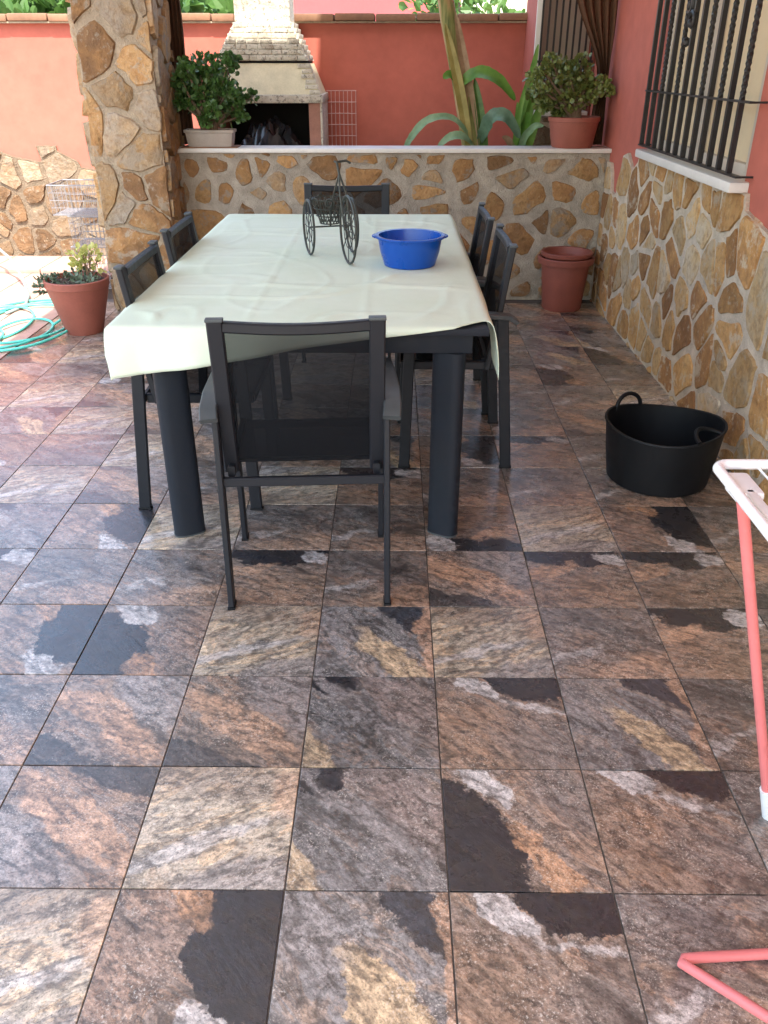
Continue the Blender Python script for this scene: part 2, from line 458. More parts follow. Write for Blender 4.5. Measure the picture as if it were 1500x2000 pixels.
def make_sling():
    t = NT('mesh_sling')
    P = t.coord('Object')
    n = t.noise(P, 320, 2, 0.5)
    t.out(t.ramp(n, [(0.3, (0.004, 0.0045, 0.006)), (0.7, (0.009, 0.010, 0.0125))]), 0.7, 0.12)
    tr = t.new('ShaderNodeBsdfTransparent')
    mx = t.new('ShaderNodeMixShader')
    mx.inputs[0].default_value = 0.15
    t.link(t.bsdf.outputs[0], mx.inputs[1])
    t.link(tr.outputs[0], mx.inputs[2])
    t.link(mx.outputs[0], t.n['Material Output'].inputs['Surface'])
    return t.m


M['sling'] = make_sling()


# ------------------------------------------------------------------ mesh helpers
class MB:
    def __init__(self):
        self.v, self.f = [], []

    def add(self, vs, fs):
        o = len(self.v)
        self.v += [tuple(p) for p in vs]
        self.f += [tuple(i + o for i in f) for f in fs]
        return self

    def box(self, c, s, bevel=0.0, rot=None):
        bm = bmesh.new()
        bmesh.ops.create_cube(bm, size=1.0)
        for v in bm.verts:
            v.co = Vector((v.co.x * s[0], v.co.y * s[1], v.co.z * s[2]))
        if bevel:
            bmesh.ops.bevel(bm, geom=list(bm.edges), offset=bevel, segments=2, profile=0.6, affect='EDGES')
        R = rot.to_3x3() if rot else Matrix.Identity(3)
        bm.verts.index_update()
        vs = [R @ v.co + Vector(c) for v in bm.verts]
        fs = [[v.index for v in f.verts] for f in bm.faces]
        bm.free()
        return self.add(vs, fs)

    def hexa(self, lo, hi):
        """prism between two quads (four points each, counter-clockwise from above)"""
        return self.add(list(lo) + list(hi), [(3, 2, 1, 0), (4, 5, 6, 7)] + [(i, (i + 1) % 4, 4 + (i + 1) % 4, 4 + i) for i in range(4)])

    def sweep(self, pts, ring, closed=False, side=None, scale=None):
        """sweep a 2-d ring along a path; side = preferred direction of the ring's first axis"""
        pts = [Vector(p) for p in pts]
        n, k = len(pts), len(ring)
        vs = []
        prev = None
        for i, p in enumerate(pts):
            if closed:
                d = pts[(i + 1) % n] - pts[i - 1]
            else:
                d = pts[min(i + 1, n - 1)] - pts[max(i - 1, 0)]
            d.normalize()
            if side is not None:
                a = Vector(side)
            elif prev is not None:
                a = prev
            else:
                a = Vector((0, 0, 1)) if abs(d.z) < 0.9 else Vector((1, 0, 0))
            a = a - d * a.dot(d)
            if a.length < 1e-6:
                a = d.orthogonal()
            a.normalize()
            prev = a
            b = d.cross(a)
            sc = scale[i] if scale else 1.0
            for (x, y) in ring:
                vs.append(p + a * x * sc + b * y * sc)
        fs = []
        for i in range(n if closed else n - 1):
            j = (i + 1) % n
            for q in range(k):
                r = (q + 1) % k
                fs.append((i * k + q, i * k + r, j * k + r, j * k + q))
        if not closed:
            fs.append(tuple(reversed(range(k))))
            fs.append(tuple((n - 1) * k + q for q in range(k)))
        return self.add(vs, fs)

    def tube(self, pts, r, seg=8, closed=False, scale=None):
        return self.sweep(pts, [(r * cos(2 * pi * i / seg), r * sin(2 * pi * i / seg)) for i in range(seg)], closed, None, scale)

    def bar(self, pts, w, h, side, closed=False):
        """flat tube with chamfered corners: w along side, h across"""
        c = min(w, h) * 0.18
        a, b = w / 2, h / 2
        ring = [(a, -b + c), (a, b - c), (a - c, b), (-a + c, b), (-a, b - c), (-a, -b + c), (-a + c, -b), (a - c, -b)]
        return self.sweep(pts, ring, closed, side)

    def lathe(self, prof, c=(0, 0, 0), seg=40, sx=1.0, sy=1.0):
        n = len(prof)
        vs = []
        for (r, z) in prof:
            for i in range(seg):
                a = 2 * pi * i / seg
                vs.append((c[0] + r * cos(a) * sx, c[1] + r * sin(a) * sy, c[2] + z))
        fs = []
        for j in range(n - 1):
            for i in range(seg):
                k = (i + 1) % seg
                fs.append((j * seg + i, j * seg + k, (j + 1) * seg + k, (j + 1) * seg + i))
        if prof[0][0] > 1e-4:
            fs.append(tuple(reversed(range(seg))))
        if prof[-1][0] > 1e-4:
            fs.append(tuple((n - 1) * seg + i for i in range(seg)))
        return self.add(vs, fs)

    def grid(self, fn, nu, nv):
        vs = [fn(i / nu, j / nv) for j in range(nv + 1) for i in range(nu + 1)]
        w = nu + 1
        return self.add(vs, [(j * w + i, j * w + i + 1, (j + 1) * w + i + 1, (j + 1) * w + i) for j in range(nv) for i in range(nu)])

    def build(self, name, mat, parent=None, loc=None, smooth=40, shift=None, fix=True):
        me = bpy.data.meshes.new(name)
        vs = self.v
        if shift is not None:
            vs = [(p[0] - shift[0], p[1] - shift[1], p[2] - shift[2]) for p in vs]
        me.from_pydata(vs, [], self.f)
        if fix:
            bm = bmesh.new()
            bm.from_mesh(me)
            bmesh.ops.recalc_face_normals(bm, faces=bm.faces)
            bm.to_mesh(me)
            bm.free()
        if smooth:
            me.shade_smooth()
            me.set_sharp_from_angle(angle=radians(smooth))
        if mat:
            me.materials.append(mat)
        o = bpy.data.objects.new(name, me)
        if loc is not None:
            o.location = loc
        COL.objects.link(o)
        if parent:
            o.parent = parent
        return o


def tag(o, label=None, cat=None, group=None, kind=None):
    if label:
        o['label'] = label
    if cat:
        o['category'] = cat
    if group:
        o['group'] = group
    if kind:
        o['kind'] = kind
    return o


def thing(name, label, cat, loc=(0, 0, 0), rz=0.0, group=None):
    o = bpy.data.objects.new(name, None)
    o.empty_display_size = 0.1
    o.location = loc
    o.rotation_euler = (0, 0, rz)
    COL.objects.link(o)
    return tag(o, label, cat, group)


def copy_tree(o, parent=None):
    c = o.copy()
    COL.objects.link(c)
    if parent:
        c.parent = parent
    for ch in list(o.children):
        copy_tree(ch, c)
    return c


def part(name, mat, root, mb, smooth=40, parent=None):
    """mesh given in world coordinates, made a part of a thing that stands unrotated"""
    p = parent or root
    return mb.build(name, mat, p, shift=root.location, smooth=smooth)


def smoothstep(a, b, x):
    t = max(0.0, min(1.0, (x - a) / (b - a)))
    return t * t * (3 - 2 * t)


# ------------------------------------------------------------------ rubble stone cladding
def voronoi_cells(u0, u1, v0, v1, size, jitter=0.8, seed=1, aspect=1.0, drop=0.22):
    rng = random.Random(seed)
    su, sv = size * aspect, size
    pts = []
    nu, nv = int((u1 - u0) / su) + 3, int((v1 - v0) / sv) + 3
    for j in range(-1, nv):
        for i in range(-1, nu):
            pts.append((u0 + (i + 0.5 + (0.5 if j % 2 else 0) + (rng.random() - 0.5) * jitter) * su,
                        v0 + (j + 0.5 + (rng.random() - 0.5) * jitter) * sv))
    pts = [p for p in pts if rng.random() > drop]
    cells = []
    for p in pts:
        poly = [(u0, v0), (u1, v0), (u1, v1), (u0, v1)]
        for q in pts:
            if q is p or abs(q[0] - p[0]) > 4 * su or abs(q[1] - p[1]) > 4 * sv:
                continue
            mx, my = (p[0] + q[0]) / 2, (p[1] + q[1]) / 2
            dx, dy = q[0] - p[0], q[1] - p[1]
            out = []
            for i in range(len(poly)):
                a, b = poly[i], poly[(i + 1) % len(poly)]
                da = (a[0] - mx) * dx + (a[1] - my) * dy
                db = (b[0] - mx) * dx + (b[1] - my) * dy
                if da <= 0:
                    out.append(a)
                if (da < 0) != (db < 0) and da != db:
                    s = da / (da - db)
                    out.append((a[0] + (b[0] - a[0]) * s, a[1] + (b[1] - a[1]) * s))
            poly = out
            if len(poly) < 3:
                break
        if len(poly) >= 3 and abs(sum(poly[i][0] * poly[(i + 1) % len(poly)][1] - poly[(i + 1) % len(poly)][0] * poly[i][1] for i in range(len(poly)))) > 1e-4:
            cells.append((p, poly))
    return cells


def chaikin(poly, k=0.24):
    out = []
    n = len(poly)
    for i in range(n):
        a, b = poly[i], poly[(i + 1) % n]
        out.append((a[0] * (1 - k) + b[0] * k, a[1] * (1 - k) + b[1] * k))
        out.append((a[0] * k + b[0] * (1 - k), a[1] * k + b[1] * (1 - k)))
    return out


def clad(owner, root, origin, U, V, cells, mat, gap, depth, mortar_mat=None, mortar_depth=0.012, seed=3, shrink=(0.9, 1.0), keep=None, mname='mortar', rounding=0.17):
    """mortar bed and one mesh per stone on the plane origin + u U + v V"""
    rng = random.Random(seed)
    U, V, O = Vector(U), Vector(V), Vector(origin)
    N = U.cross(V).normalized()
    base = Vector(root.location)
    if mortar_mat:
        mb = MB()
        for c, poly in cells:
            if keep and not keep(c):
                continue
            n = len(poly)
            lo = [O + U * a + V * b - N * 0.003 for a, b in poly]
            hi = [O + U * a + V * b + N * mortar_depth for a, b in poly]
            mb.add(lo + hi, [tuple(range(n, 2 * n))] + [(i, (i + 1) % n, n + (i + 1) % n, n + i) for i in range(n)])
        mo = mb.build(mname, mortar_mat, owner, shift=base, smooth=0, fix=False)
    for c, poly in cells:
        if keep and not keep(c):
            continue
        if len(poly) < 3:
            continue
        cu = sum(p[0] for p in poly) / len(poly)
        cv = sum(p[1] for p in poly) / len(poly)
        rad = sum(math.hypot(p[0] - cu, p[1] - cv) for p in poly) / len(poly)
        if rad < gap * 1.6:
            continue
        k = max(0.35, 1 - gap / rad) * rng.uniform(*shrink)
        pl = [(cu + (p[0] - cu) * k, cv + (p[1] - cv) * k) for p in poly]
        # split long edges with a little waviness, then round the corners once
        q = []
        n = len(pl)
        for i in range(n):
            a, b = pl[i], pl[(i + 1) % n]
            q.append(a)
            if math.hypot(a[0] - b[0], a[1] - b[1]) > rad * 0.9:
                w = rng.uniform(-0.10, 0.10) * rad
                L = math.hypot(a[0] - b[0], a[1] - b[1])
                q.append(((a[0] + b[0]) / 2 + (b[1] - a[1]) / L * w, (a[1] + b[1]) / 2 - (b[0] - a[0]) / L * w))
        q = chaikin(q, rounding)
        q = [(cu + (p[0] - cu) * e_, cv + (p[1] - cv) * e_) for p in q for e_ in (1 + rng.uniform(-0.10, 0.07),)]
        n = len(q)
        d = depth * rng.uniform(0.6, 1.25)
        lo = [O + U * a + V * b for a, b in q]
        inset = 0.93
        tilt = (rng.uniform(-0.5, 0.5), rng.uniform(-0.5, 0.5))
        hi = []
        for a, b in q:
            a2, b2 = cu + (a - cu) * inset, cv + (b - cv) * inset
            hh = d * (1 + tilt[0] * (a2 - cu) / rad + tilt[1] * (b2 - cv) / rad + rng.uniform(-0.13, 0.13)) + mortar_depth
            hi.append(O + U * a2 + V * b2 + N * hh)
        top = O + U * cu + V * cv + N * (d * 1.15 + mortar_depth)
        ctr = O + U * cu + V * cv
        mb = MB()
        mb.add(lo + hi + [top], [(i, (i + 1) % n, n + (i + 1) % n, n + i) for i in range(n)] + [(n + i, n + (i + 1) % n, 2 * n) for i in range(n)])
        o = mb.build('stone', mat, owner, shift=ctr, smooth=50, fix=False)
        o.location = ctr - base


# ------------------------------------------------------------------ the setting: ground, terrace floor, yard
ground = MB().add([(-400, -400, -0.06), (400, -400, -0.06), (400, 600, -0.06), (-400, 600, -0.06)], [(0, 1, 2, 3)]).build('ground', M['earth'])
tag(ground, 'bare earthy ground reaching away beyond the garden wall', 'ground', kind='structure')

TX0, TX1, TY0, TY1 = -2.245, 1.44, -0.6, 5.95
floor = MB().box(((TX0 + TX1) / 2, (TY0 + TY1) / 2, -0.029), (TX1 - TX0, TY1 - TY0, 0.05)).build('terrace_floor', M['grout'], smooth=0)
tag(floor, 'terrace floor of mottled slate tiles under the porch', 'floor', kind='structure')

T = 0.338
tile_me = []
for k, m in enumerate(SLATE):
    mb = MB().box((0, 0, -0.006), (T - 0.0035, T - 0.0035, 0.012), bevel=0.0012)
    me = bpy.data.meshes.new('tile')
    me.from_pydata(mb.v, [], mb.f)
    me.materials.append(m)
    tile_me.append(me)
cut_me = {}
ROWS = {  # tile prints read off the photograph; columns run from x = -1.231 rightwards
    0: [3, 2, 4, 3, 0, 5, 1, 5], 1: [1, 1, 2, 7, 6, 0, 5, 1], 2: [5, 1, 1, 7, 0, 3, 5, 2], 3: [4, 4, 2, 3, 2, 5, 8, 5],
    4: [5, 5, 8, 5, 1, 8, 8, 1], 5: [4, 2, 5, 5, 8, 2, 4, 5], 6: [1, 5, 2, 8, 5, 5, 5, 8], 7: [2, 1, 5, 3, 4, 8, 5, 3]}
reflector = MB().box((-0.4, -4.1, -0.034), (3.69, 6.98, 0.05)).build('bounce_ground', M['reflector'], smooth=0)  # pale ground added out of view to bounce sunlight under the porch
tag(reflector, 'added unseen pale court behind the terrace', 'paving', kind='structure')
rng = random.Random(21)
for r in range(-4, 15):
    y = 1.124 + T * (r - 0.5)
    for c in range(11):
        x = -2.245 + T * (c + 0.5)
        v, flip = None, 0
        if r in ROWS and c >= 3:
            v = ROWS[r][c - 3]
            flip = 1 if (r, c) in ((1, 4), (3, 4), (5, 7), (6, 5)) else 0
        else:
            v = rng.choice([0, 1, 2, 3, 4, 5, 5, 6, 7, 8, 1, 5])
            flip = rng.random() < 0.45
        me = tile_me[v]
        if c == 10:                       # the column cut along the house wall
            if v not in cut_me:
                wcut = 1.434 - (x - T / 2)
                mbc = MB().box((-(T - wcut) / 2, 0, -0.006), (wcut - 0.003, T - 0.0035, 0.012), bevel=0.0012)
                me2 = bpy.data.meshes.new('tile')
                me2.from_pydata(mbc.v, [], mbc.f)
                me2.materials.append(SLATE[v])
                cut_me[v] = me2
            me = cut_me[v]
            flip = 0
        o = bpy.data.objects.new('tile', me)
        o.location = (x, y, rng.uniform(-0.0006, 0.0006))
        o.rotation_euler = (rng.uniform(-0.0012, 0.0012), rng.uniform(-0.0012, 0.0012), pi if flip else 0)
        COL.objects.link(o)
        o.parent = floor

yard = MB().box((-5.245, 1.2, -0.034), (5.995, 14.4, 0.05)).build('yard_floor', M['yard_grout'], smooth=0)
tag(yard, 'sunlit yard paved with pale terracotta tiles beside the terrace', 'floor', kind='structure')
yme = bpy.data.meshes.new('tile')
_b = MB().box((0, 0, -0.006), (0.322, 0.322, 0.012), bevel=0.0015)
yme.from_pydata(_b.v, [], _b.f)
yme.materials.append(M['yard_tile'])
for i in range(6):
    for j in range(12):
        o = bpy.data.objects.new('tile', yme)
        o.location = (-2.415 - 0.33 * i, 3.6 + 0.33 * j, 0.0015 + rng.uniform(-0.001, 0.001))
        COL.objects.link(o)
        o.parent = yard
# low terracotta step along the garden wall
step = thing('garden_step', 'low pink terracotta step running along the foot of the garden wall', 'step', (-3.0, 7.0, 0))
for i in range(6):
    part('step_tile', M['yard_tile'], step, MB().box((-4.05 + 0.405 * i + 0.2, 7.0, 0.018), (0.398, 0.52, 0.036), bevel=0.006))

strip = MB().box((-0.4, 6.64, -0.035), (3.66, 1.33, 0.05)).build('garden_bed', M['soil'], smooth=0)
tag(strip, 'dark soil bed between the low wall and the garden wall', 'soil', kind='structure')


# ------------------------------------------------------------------ house: right wall, window, wing, porch roof, added shade block
house = thing('house', 'coral house with rubble stone plinth and barred window beside the terrace', 'house', (1.43, 5.0, 0))
WY0, WY1, WZ0, WZ1 = 3.62, 5.02, 1.06, 2.25
w = MB()
w.box((1.58, (-0.9 + WY0) / 2, 1.6), (0.30, WY0 + 0.9, 3.20))
w.box((1.58, (WY1 + 6.72) / 2, 1.6), (0.30, 6.72 - WY1, 3.20))
w.box((1.58, (WY0 + WY1) / 2, WZ0 / 2), (0.30, WY1 - WY0, WZ0))
w.box((1.58, (WY0 + WY1) / 2, (WZ1 + 3.2) / 2), (0.30, WY1 - WY0, 3.2 - WZ1))
part('wall', M['red_plaster'], house, w, smooth=0)
plinth = part('plinth', M['mortar_pale'], house, MB().box((1.434, 3.0, 0.03), (0.034, 6.0, 0.06), bevel=0.01))
cells = voronoi_cells(-5.93, -0.2, 0.0, 1.035, 0.185, 1.0, seed=5, aspect=0.95)


def top_right(y):
    return 0.98 + 0.05 * sin(y * 5.1) + 0.03 * sin(y * 13.7 + 1) + (0.12 if 2.9 < y < 3.35 else 0) - (0.0 if y < 5.3 else 0.04)


def keep_right(c):
    y = -c[0]
    return (WY0 - 0.1 < y < WY1 + 0.15) or c[1] < top_right(y) - 0.03


clad(plinth, house, (1.43, 0, 0), (0, -1, 0), (0, 0, 1), cells, M['stone_ochre'], 0.012, 0.008, M['mortar_pale'], 0.018, seed=8, keep=keep_right)

win = part('window', M['cream_panel'], house, MB().box((1.50, (WY0 + WY1) / 2, (WZ0 + WZ1) / 2), (0.04, WY1 - WY0, WZ1 - WZ0)), smooth=0)
fr = MB()
for yy in (WY0 + 0.03, (WY0 + WY1) / 2, WY1 - 0.03):
    fr.box((1.468, yy, (WZ0 + WZ1) / 2), (0.05, 0.06, WZ1 - WZ0 - 0.002), bevel=0.005)
for zz in (WZ0 + 0.035, WZ1 - 0.035):
    fr.box((1.470, (WY0 + WY1) / 2, zz), (0.046, WY1 - WY0 - 0.004, 0.066), bevel=0.005)
part('frame', M['frame_pale'], house, fr, parent=win)
sl = MB().box((1.445, 4.31, WZ0 - 0.008), (0.19, 1.48, 0.042), bevel=0.010)
part('sill', M['marble'], house, sl, parent=win)


def twisted(p0, p1, w, turns):
    n = max(8, int(turns * 7))
    p0, p1 = Vector(p0), Vector(p1)
    vs = []
    for i in range(n + 1):
        c = p0.lerp(p1, i / n)
        a = turns * 2 * pi * i / n
        for q in range(4):
            vs.append(c + Vector((cos(a + q * pi / 2) * w * 0.72, sin(a + q * pi / 2) * w * 0.72, 0)))
    fs = [(i * 4 + q, i * 4 + (q + 1) % 4, i * 4 + 4 + (q + 1) % 4, i * 4 + 4 + q) for i in range(n) for q in range(4)]
    return vs, fs


grille = thing('window_grille', 'black wrought iron grille with twisted bars and cast ornament over the house window', 'grille', (1.36, 4.35, 1.08))
GX = 1.372
NB = 12
for i in range(NB):
    y = 5.02 - (5.02 - 3.66) * i / (NB - 1)
    mb = MB()
    mb.box((GX, y, (1.09 + 1.36) / 2), (0.021, 0.021, 0.27))
    if i in (2, 4, 7, 9, 11):
        mb.add(*twisted((GX, y, 1.36), (GX, y, 2.22), 0.017, 11))
    else:
        mb.box((GX, y, (1.36 + 2.22) / 2), (0.021, 0.021, 0.86))
    part('bar', M['iron'], grille, mb, smooth=0)
for z in (1.095, 1.362, 2.22):
    mb = MB().box((GX - 0.001, 4.29, z), (0.026, 1.50, 0.008))
    for yy in (3.55, 5.035):
        mb.box((GX + 0.035, yy, z), (0.098, 0.012, 0.0075))
    part('rail', M['iron'], grille, mb, smooth=0)
orn = MB()
for (yc, zc, r, a0, a1) in [(4.42, 1.66, 0.05, 0, 4.6), (4.48, 1.73, 0.045, 2, 6.9), (4.43, 1.80, 0.05, 1, 5.5), (4.48, 1.88, 0.05, 3, 7.6), (4.42, 1.95, 0.045, 0, 5), (4.47, 2.02, 0.045, 2, 6.6)]:
    orn.tube([(GX - 0.008, yc + r * (1 - 0.6 * k / 14) * cos(a0 + (a1 - a0) * k / 14), zc + r * (1 - 0.6 * k / 14) * sin(a0 + (a1 - a0) * k / 14)) for k in range(15)], 0.011, 6)
for k in range(7):
    orn.lathe([(0.001, -0.022), (0.018, -0.012), (0.022, 0), (0.016, 0.014), (0.001, 0.022)], (GX - 0.006, 4.45 + 0.018 * (-1) ** k, 1.58 + k * 0.074), 8)
part('ornament', M['iron'], grille, orn)

# far wing of the house with its own barred window
wing = thing('house_wing', 'far wing of the coral house with stone foot and small barred window', 'house', (1.2, 6.75, 0))
w = MB()
w.box((1.013, 7.06, 1.35), (0.026, 0.54, 2.7))
w.box((1.36, 7.05, 0.55), (0.66, 0.56, 1.10))
w.box((1.36, 7.05, 2.5), (0.66, 0.56, 0.4))
w.box((1.56, 7.05, 1.7), (0.26, 0.56, 1.2))
part('wall', M['red_plaster'], wing, w, smooth=0)
part('jamb', M['white_plaster'], wing, MB().box((1.016, 6.779, 1.75), (0.034, 0.022, 1.9)), smooth=0)
wcells = voronoi_cells(1.0, 1.43, 0.55, 1.14, 0.16, 0.8, seed=15)
clad(part('plinth', M['mortar_pale'], wing, MB().box((1.215, 6.765, 0.28), (0.42, 0.02, 0.56))), wing, (0, 6.77, 0), (1, 0, 0), (0, 0, 1), wcells, M['stone_pale'], 0.014, 0.016, M['mortar_pale'], 0.012, seed=4)
wcells = voronoi_cells(0.0, 0.5, 0.55, 1.14, 0.16, 0.8, seed=16)
wwin = part('window', M['frame_pale'], wing, MB().box((1.23, 7.0, 1.7), (0.40, 0.03, 1.2)), smooth=0)
part('sill', M['marble'], wing, MB().box((1.19, 6.79, 1.165), (0.44, 0.18, 0.035), bevel=0.008), parent=wwin)
wgr = thing('window_grille', 'small black iron grille over the far wing window behind the jade plant', 'grille', (1.2, 6.72, 1.2))
for i in range(9):
    xx = 1.035 + 0.0455 * i
    part('bar', M['iron'], wgr, MB().box((xx, 6.735, 1.72), (0.013, 0.013, 1.04)), smooth=0)
for z in (1.22, 1.5, 2.24):
    part('rail', M['iron'], wgr, MB().box((1.215, 6.726, z), (0.40, 0.007, 0.016)), smooth=0)

roof = MB().box((-0.30, 2.33, 3.11), (3.44, 7.4, 0.22))
porch = part('porch_roof', M['white_plaster'], house, roof, smooth=0)
for i in range(8):
    part('ceiling_beam', M['white_plaster'], house, MB().box((-0.32, -0.5 + i * 0.85, 2.935), (3.40, 0.10, 0.124), bevel=0.006), parent=porch)
part('added_shade_block', M['red_plaster'], house, MB().box((2.44, 2.5, 4.72), (5.12, 6.9, 2.90)), smooth=0)  # unseen upper block, added to keep sun off the garden wall's right part
part('rear_room', M['red_plaster'], house, MB().box((4.0, 2.9, 1.60), (4.5, 7.6, 3.18)), smooth=0)


# ------------------------------------------------------------------ pillar, low wall, garden wall
pillar = thing('stone_pillar', 'square rubble stone pillar holding up the porch roof corner', 'pillar', (-1.66, 5.87, 0))
PX0, PX1, PY0, PY1 = -1.885, -1.445, 5.62, 6.10
part('core', M['mortar_tan'], pillar, MB().box(((PX0 + PX1) / 2, (PY0 + PY1) / 2, 1.5), (PX1 - PX0, PY1 - PY0, 3.0)), smooth=0)
pc = voronoi_cells(PX0 - 0.012, PX1 + 0.012, 0, 2.98, 0.235, 0.85, seed=31)
clad(pillar, pillar, (0, PY0, 0), (1, 0, 0), (0, 0, 1), pc, M['stone_tan'], 0.006, 0.009, None, 0.005, seed=9)
pc = voronoi_cells(PY0, PY1, 0, 2.98, 0.20, 0.75, seed=33)
clad(pillar, pillar, (PX1, 0, 0), (0, 1, 0), (0, 0, 1), pc, M['stone_brown'], 0.018, 0.020, None, 0.008, seed=10)
pc = voronoi_cells(-PY1, -PY0, 0, 2.98, 0.22, 0.75, seed=34)
clad(pillar, pillar, (PX0, 0, 0), (0, -1, 0), (0, 0, 1), pc, M['stone_tan'], 0.010, 0.020, None, 0.008, seed=11)

parapet = thing('low_wall', 'low rubble stone wall with pale slab top closing the terrace behind the table', 'wall', (0, 6.0, 0))
part('core', M['mortar_grey'], parapet, MB().box((-0.005, 6.035, 0.485), (2.87, 0.17, 0.97)), smooth=0)
pcells = voronoi_cells(-1.43, 1.42, 0.0, 0.97, 0.165, 1.0, seed=44, aspect=1.15, drop=0.2)
clad(parapet, parapet, (0, 5.95, 0), (1, 0, 0), (0, 0, 1), pcells, M['stone_brown'], 0.024, 0.006, None, 0.002, seed=12, shrink=(0.70, 1.05), rounding=0.24)
part('slab', M['marble'], parapet, MB().box((-0.005, 6.035, 0.984), (2.875, 0.225, 0.027), bevel=0.005))

gwall = thing('garden_wall', 'coral garden wall with pale rubble stone foot and brown tile coping', 'wall', (-2.0, 7.4, 0))
part('plaster', M['red_plaster'], gwall, MB().box((-3.6, 7.40, 0.848), (9.2, 0.18, 1.816)), smooth=0)
gp = part('plinth', M['mortar_pale'], gwall, MB().box((-3.2, 7.305, 0.06), (5.0, 0.012, 0.24)))
gc = voronoi_cells(-4.6, -1.3, -0.02, 0.90, 0.165, 1.0, seed=51)
clad(gp, gwall, (0, 7.31, 0), (1, 0, 0), (0, 0, 1), gc, M['stone_pale'], 0.009, 0.012, M['mortar_sunny'], 0.016, seed=13,
     keep=lambda c: c[1] < 0.86 + 0.06 * sin(c[0] * 6) + 0.05 * sin(c[0] * 15))
part('coping_bed', M['mortar_tan'], gwall, MB().box((-3.6, 7.40, 1.762), (9.2, 0.27, 0.012)), smooth=0)
for i in range(30):
    part('coping_tile', M['coping_brown'], gwall, MB().box((-8.05 + 0.31 * i, 7.40, 1.792 + 0.004 * (i % 2)), (0.303, 0.30, 0.05), bevel=0.012))

# ------------------------------------------------------------------ barbecue against the garden wall
bbq = thing('barbecue', 'white masonry barbecue with cream hood and tall chimney against the garden wall', 'barbecue', (-0.93, 6.95, 0))
BX = -0.955


def quad_ring(hw, yf, yb, z):
    return [(BX - hw, yf, z), (BX + hw, yf, z), (BX + hw, yb, z), (BX - hw, yb, z)]


part('chimney', M['hood_white'], bbq, MB().hexa(quad_ring(0.20, 6.95, 7.26, 1.752), quad_ring(0.20, 6.95, 7.26, 2.6)), smooth=0)
uh = part('upper_hood', M['hood_white'], bbq, MB().hexa(quad_ring(0.335, 6.80, 7.28, 1.505), quad_ring(0.205, 6.945, 7.28, 1.752)), smooth=0)
rngb = random.Random(3)
clm = MB()
for r in range(7):                                   # split-face courses standing proud of the hood
    t0 = r / 7
    z0 = 1.508 + 0.245 * t0
    hw = 0.335 - 0.13 * (t0 + 0.07)
    yf = 6.80 + 0.145 * (t0 + 0.07)
    x = -hw
    while x < hw - 0.02:
        L = min(rngb.uniform(0.05, 0.12), hw - x)
        clm.box((BX + x + L / 2, yf - 0.002 + rngb.uniform(-0.006, 0.004), z0 + 0.0165), (L - 0.005, 0.03, 0.029), bevel=0.003)
        x += L
    for yy in (0.07, 0.19, 0.31):
        clm.box((BX + hw, yf + yy, z0 + 0.0165), (0.025, 0.105, 0.029), bevel=0.003)
tag(part('stone_course', M['hood_white'], bbq, clm, parent=uh), kind='stuff')
part('band', M['soot'], bbq, MB().hexa(quad_ring(0.325, 6.812, 7.28, 1.490), quad_ring(0.325, 6.812, 7.28, 1.504)), smooth=0)
part('lower_hood', M['hood_cream'], bbq, MB().hexa(quad_ring(0.42, 6.69, 7.28, 1.29), quad_ring(0.335, 6.80, 7.28, 1.489)), smooth=0)
qm = MB()
for r in range(6):
    t0 = (r + 0.5) / 6
    qm.box((BX + 0.42 - 0.085 * t0 - 0.03 - 0.008 * (r % 2), 6.69 + 0.11 * t0 - 0.004, 1.29 + 0.199 * t0), (0.075 + 0.02 * (r % 2), 0.02, 0.026), bevel=0.003)
part('corner_stone', M['hood_white'], bbq, qm)
part('mantel', M['hood_white'], bbq, MB().box((BX, 6.97, 1.262), (0.88, 0.62, 0.054), bevel=0.008))
for s in (-1, 1):
    part('side_pier', M['fire_brick'], bbq, MB().box((BX + s * 0.375, 6.985, 0.617), (0.085, 0.55, 1.234), bevel=0.006))
    part('pier_edge', M['hood_white'], bbq, MB().box((BX + s * 0.425, 6.97, 0.617), (0.016, 0.56, 1.234), bevel=0.004))
part('firebox', M['soot'], bbq, MB().box((BX, 7.255, 1.06), (0.664, 0.05, 0.35)).box((BX, 7.0, 0.85), (0.664, 0.54, 0.06)), smooth=0)
part('base', M['hood_white'], bbq, MB().box((BX, 7.02, 0.40), (0.66, 0.46, 0.80)), smooth=0)


def crumple(u, v):
    x = BX - 0.26 + 0.54 * u
    y = 6.73 + 0.36 * v
    e = (1 - abs(2 * u - 1) ** 2.2) * (1 - abs(2 * v - 1) ** 2.2)
    n = noise.noise(Vector((u * 7, v * 7, 1.3))) + 0.5 * noise.noise(Vector((u * 16, v * 16, 4)))
    return (x, y, 0.885 + 0.25 * e * (0.75 + 0.6 * n))


bag = MB().grid(crumple, 36, 26).build('plastic_bag', M['bag'], smooth=25)
tag(bag, 'crumpled shiny black plastic bag stuffed inside the barbecue opening', 'bag')

rack = thing('grill_rack', 'rusty wire grill rack leaning on the coral wall beside the barbecue', 'rack', (-0.41, 7.2, 0))
mb = MB()
lean = lambda z: 7.17 + 0.09 * z / 1.3
for i in range(8):
    x = -0.525 + 0.032 * i
    mb.tube([(x, lean(0.0), 0.0), (x, lean(1.3), 1.3)], 0.0032, 5)
part('wire', M['wire_pink'], rack, mb)
mb = MB()
for j in range(16):
    z = 0.10 + 0.08 * j
    mb.tube([(-0.53, lean(z) - 0.006, z), (-0.296, lean(z) - 0.006, z)], 0.0032, 5)
part('cross_wire', M['wire_pink'], rack, mb)


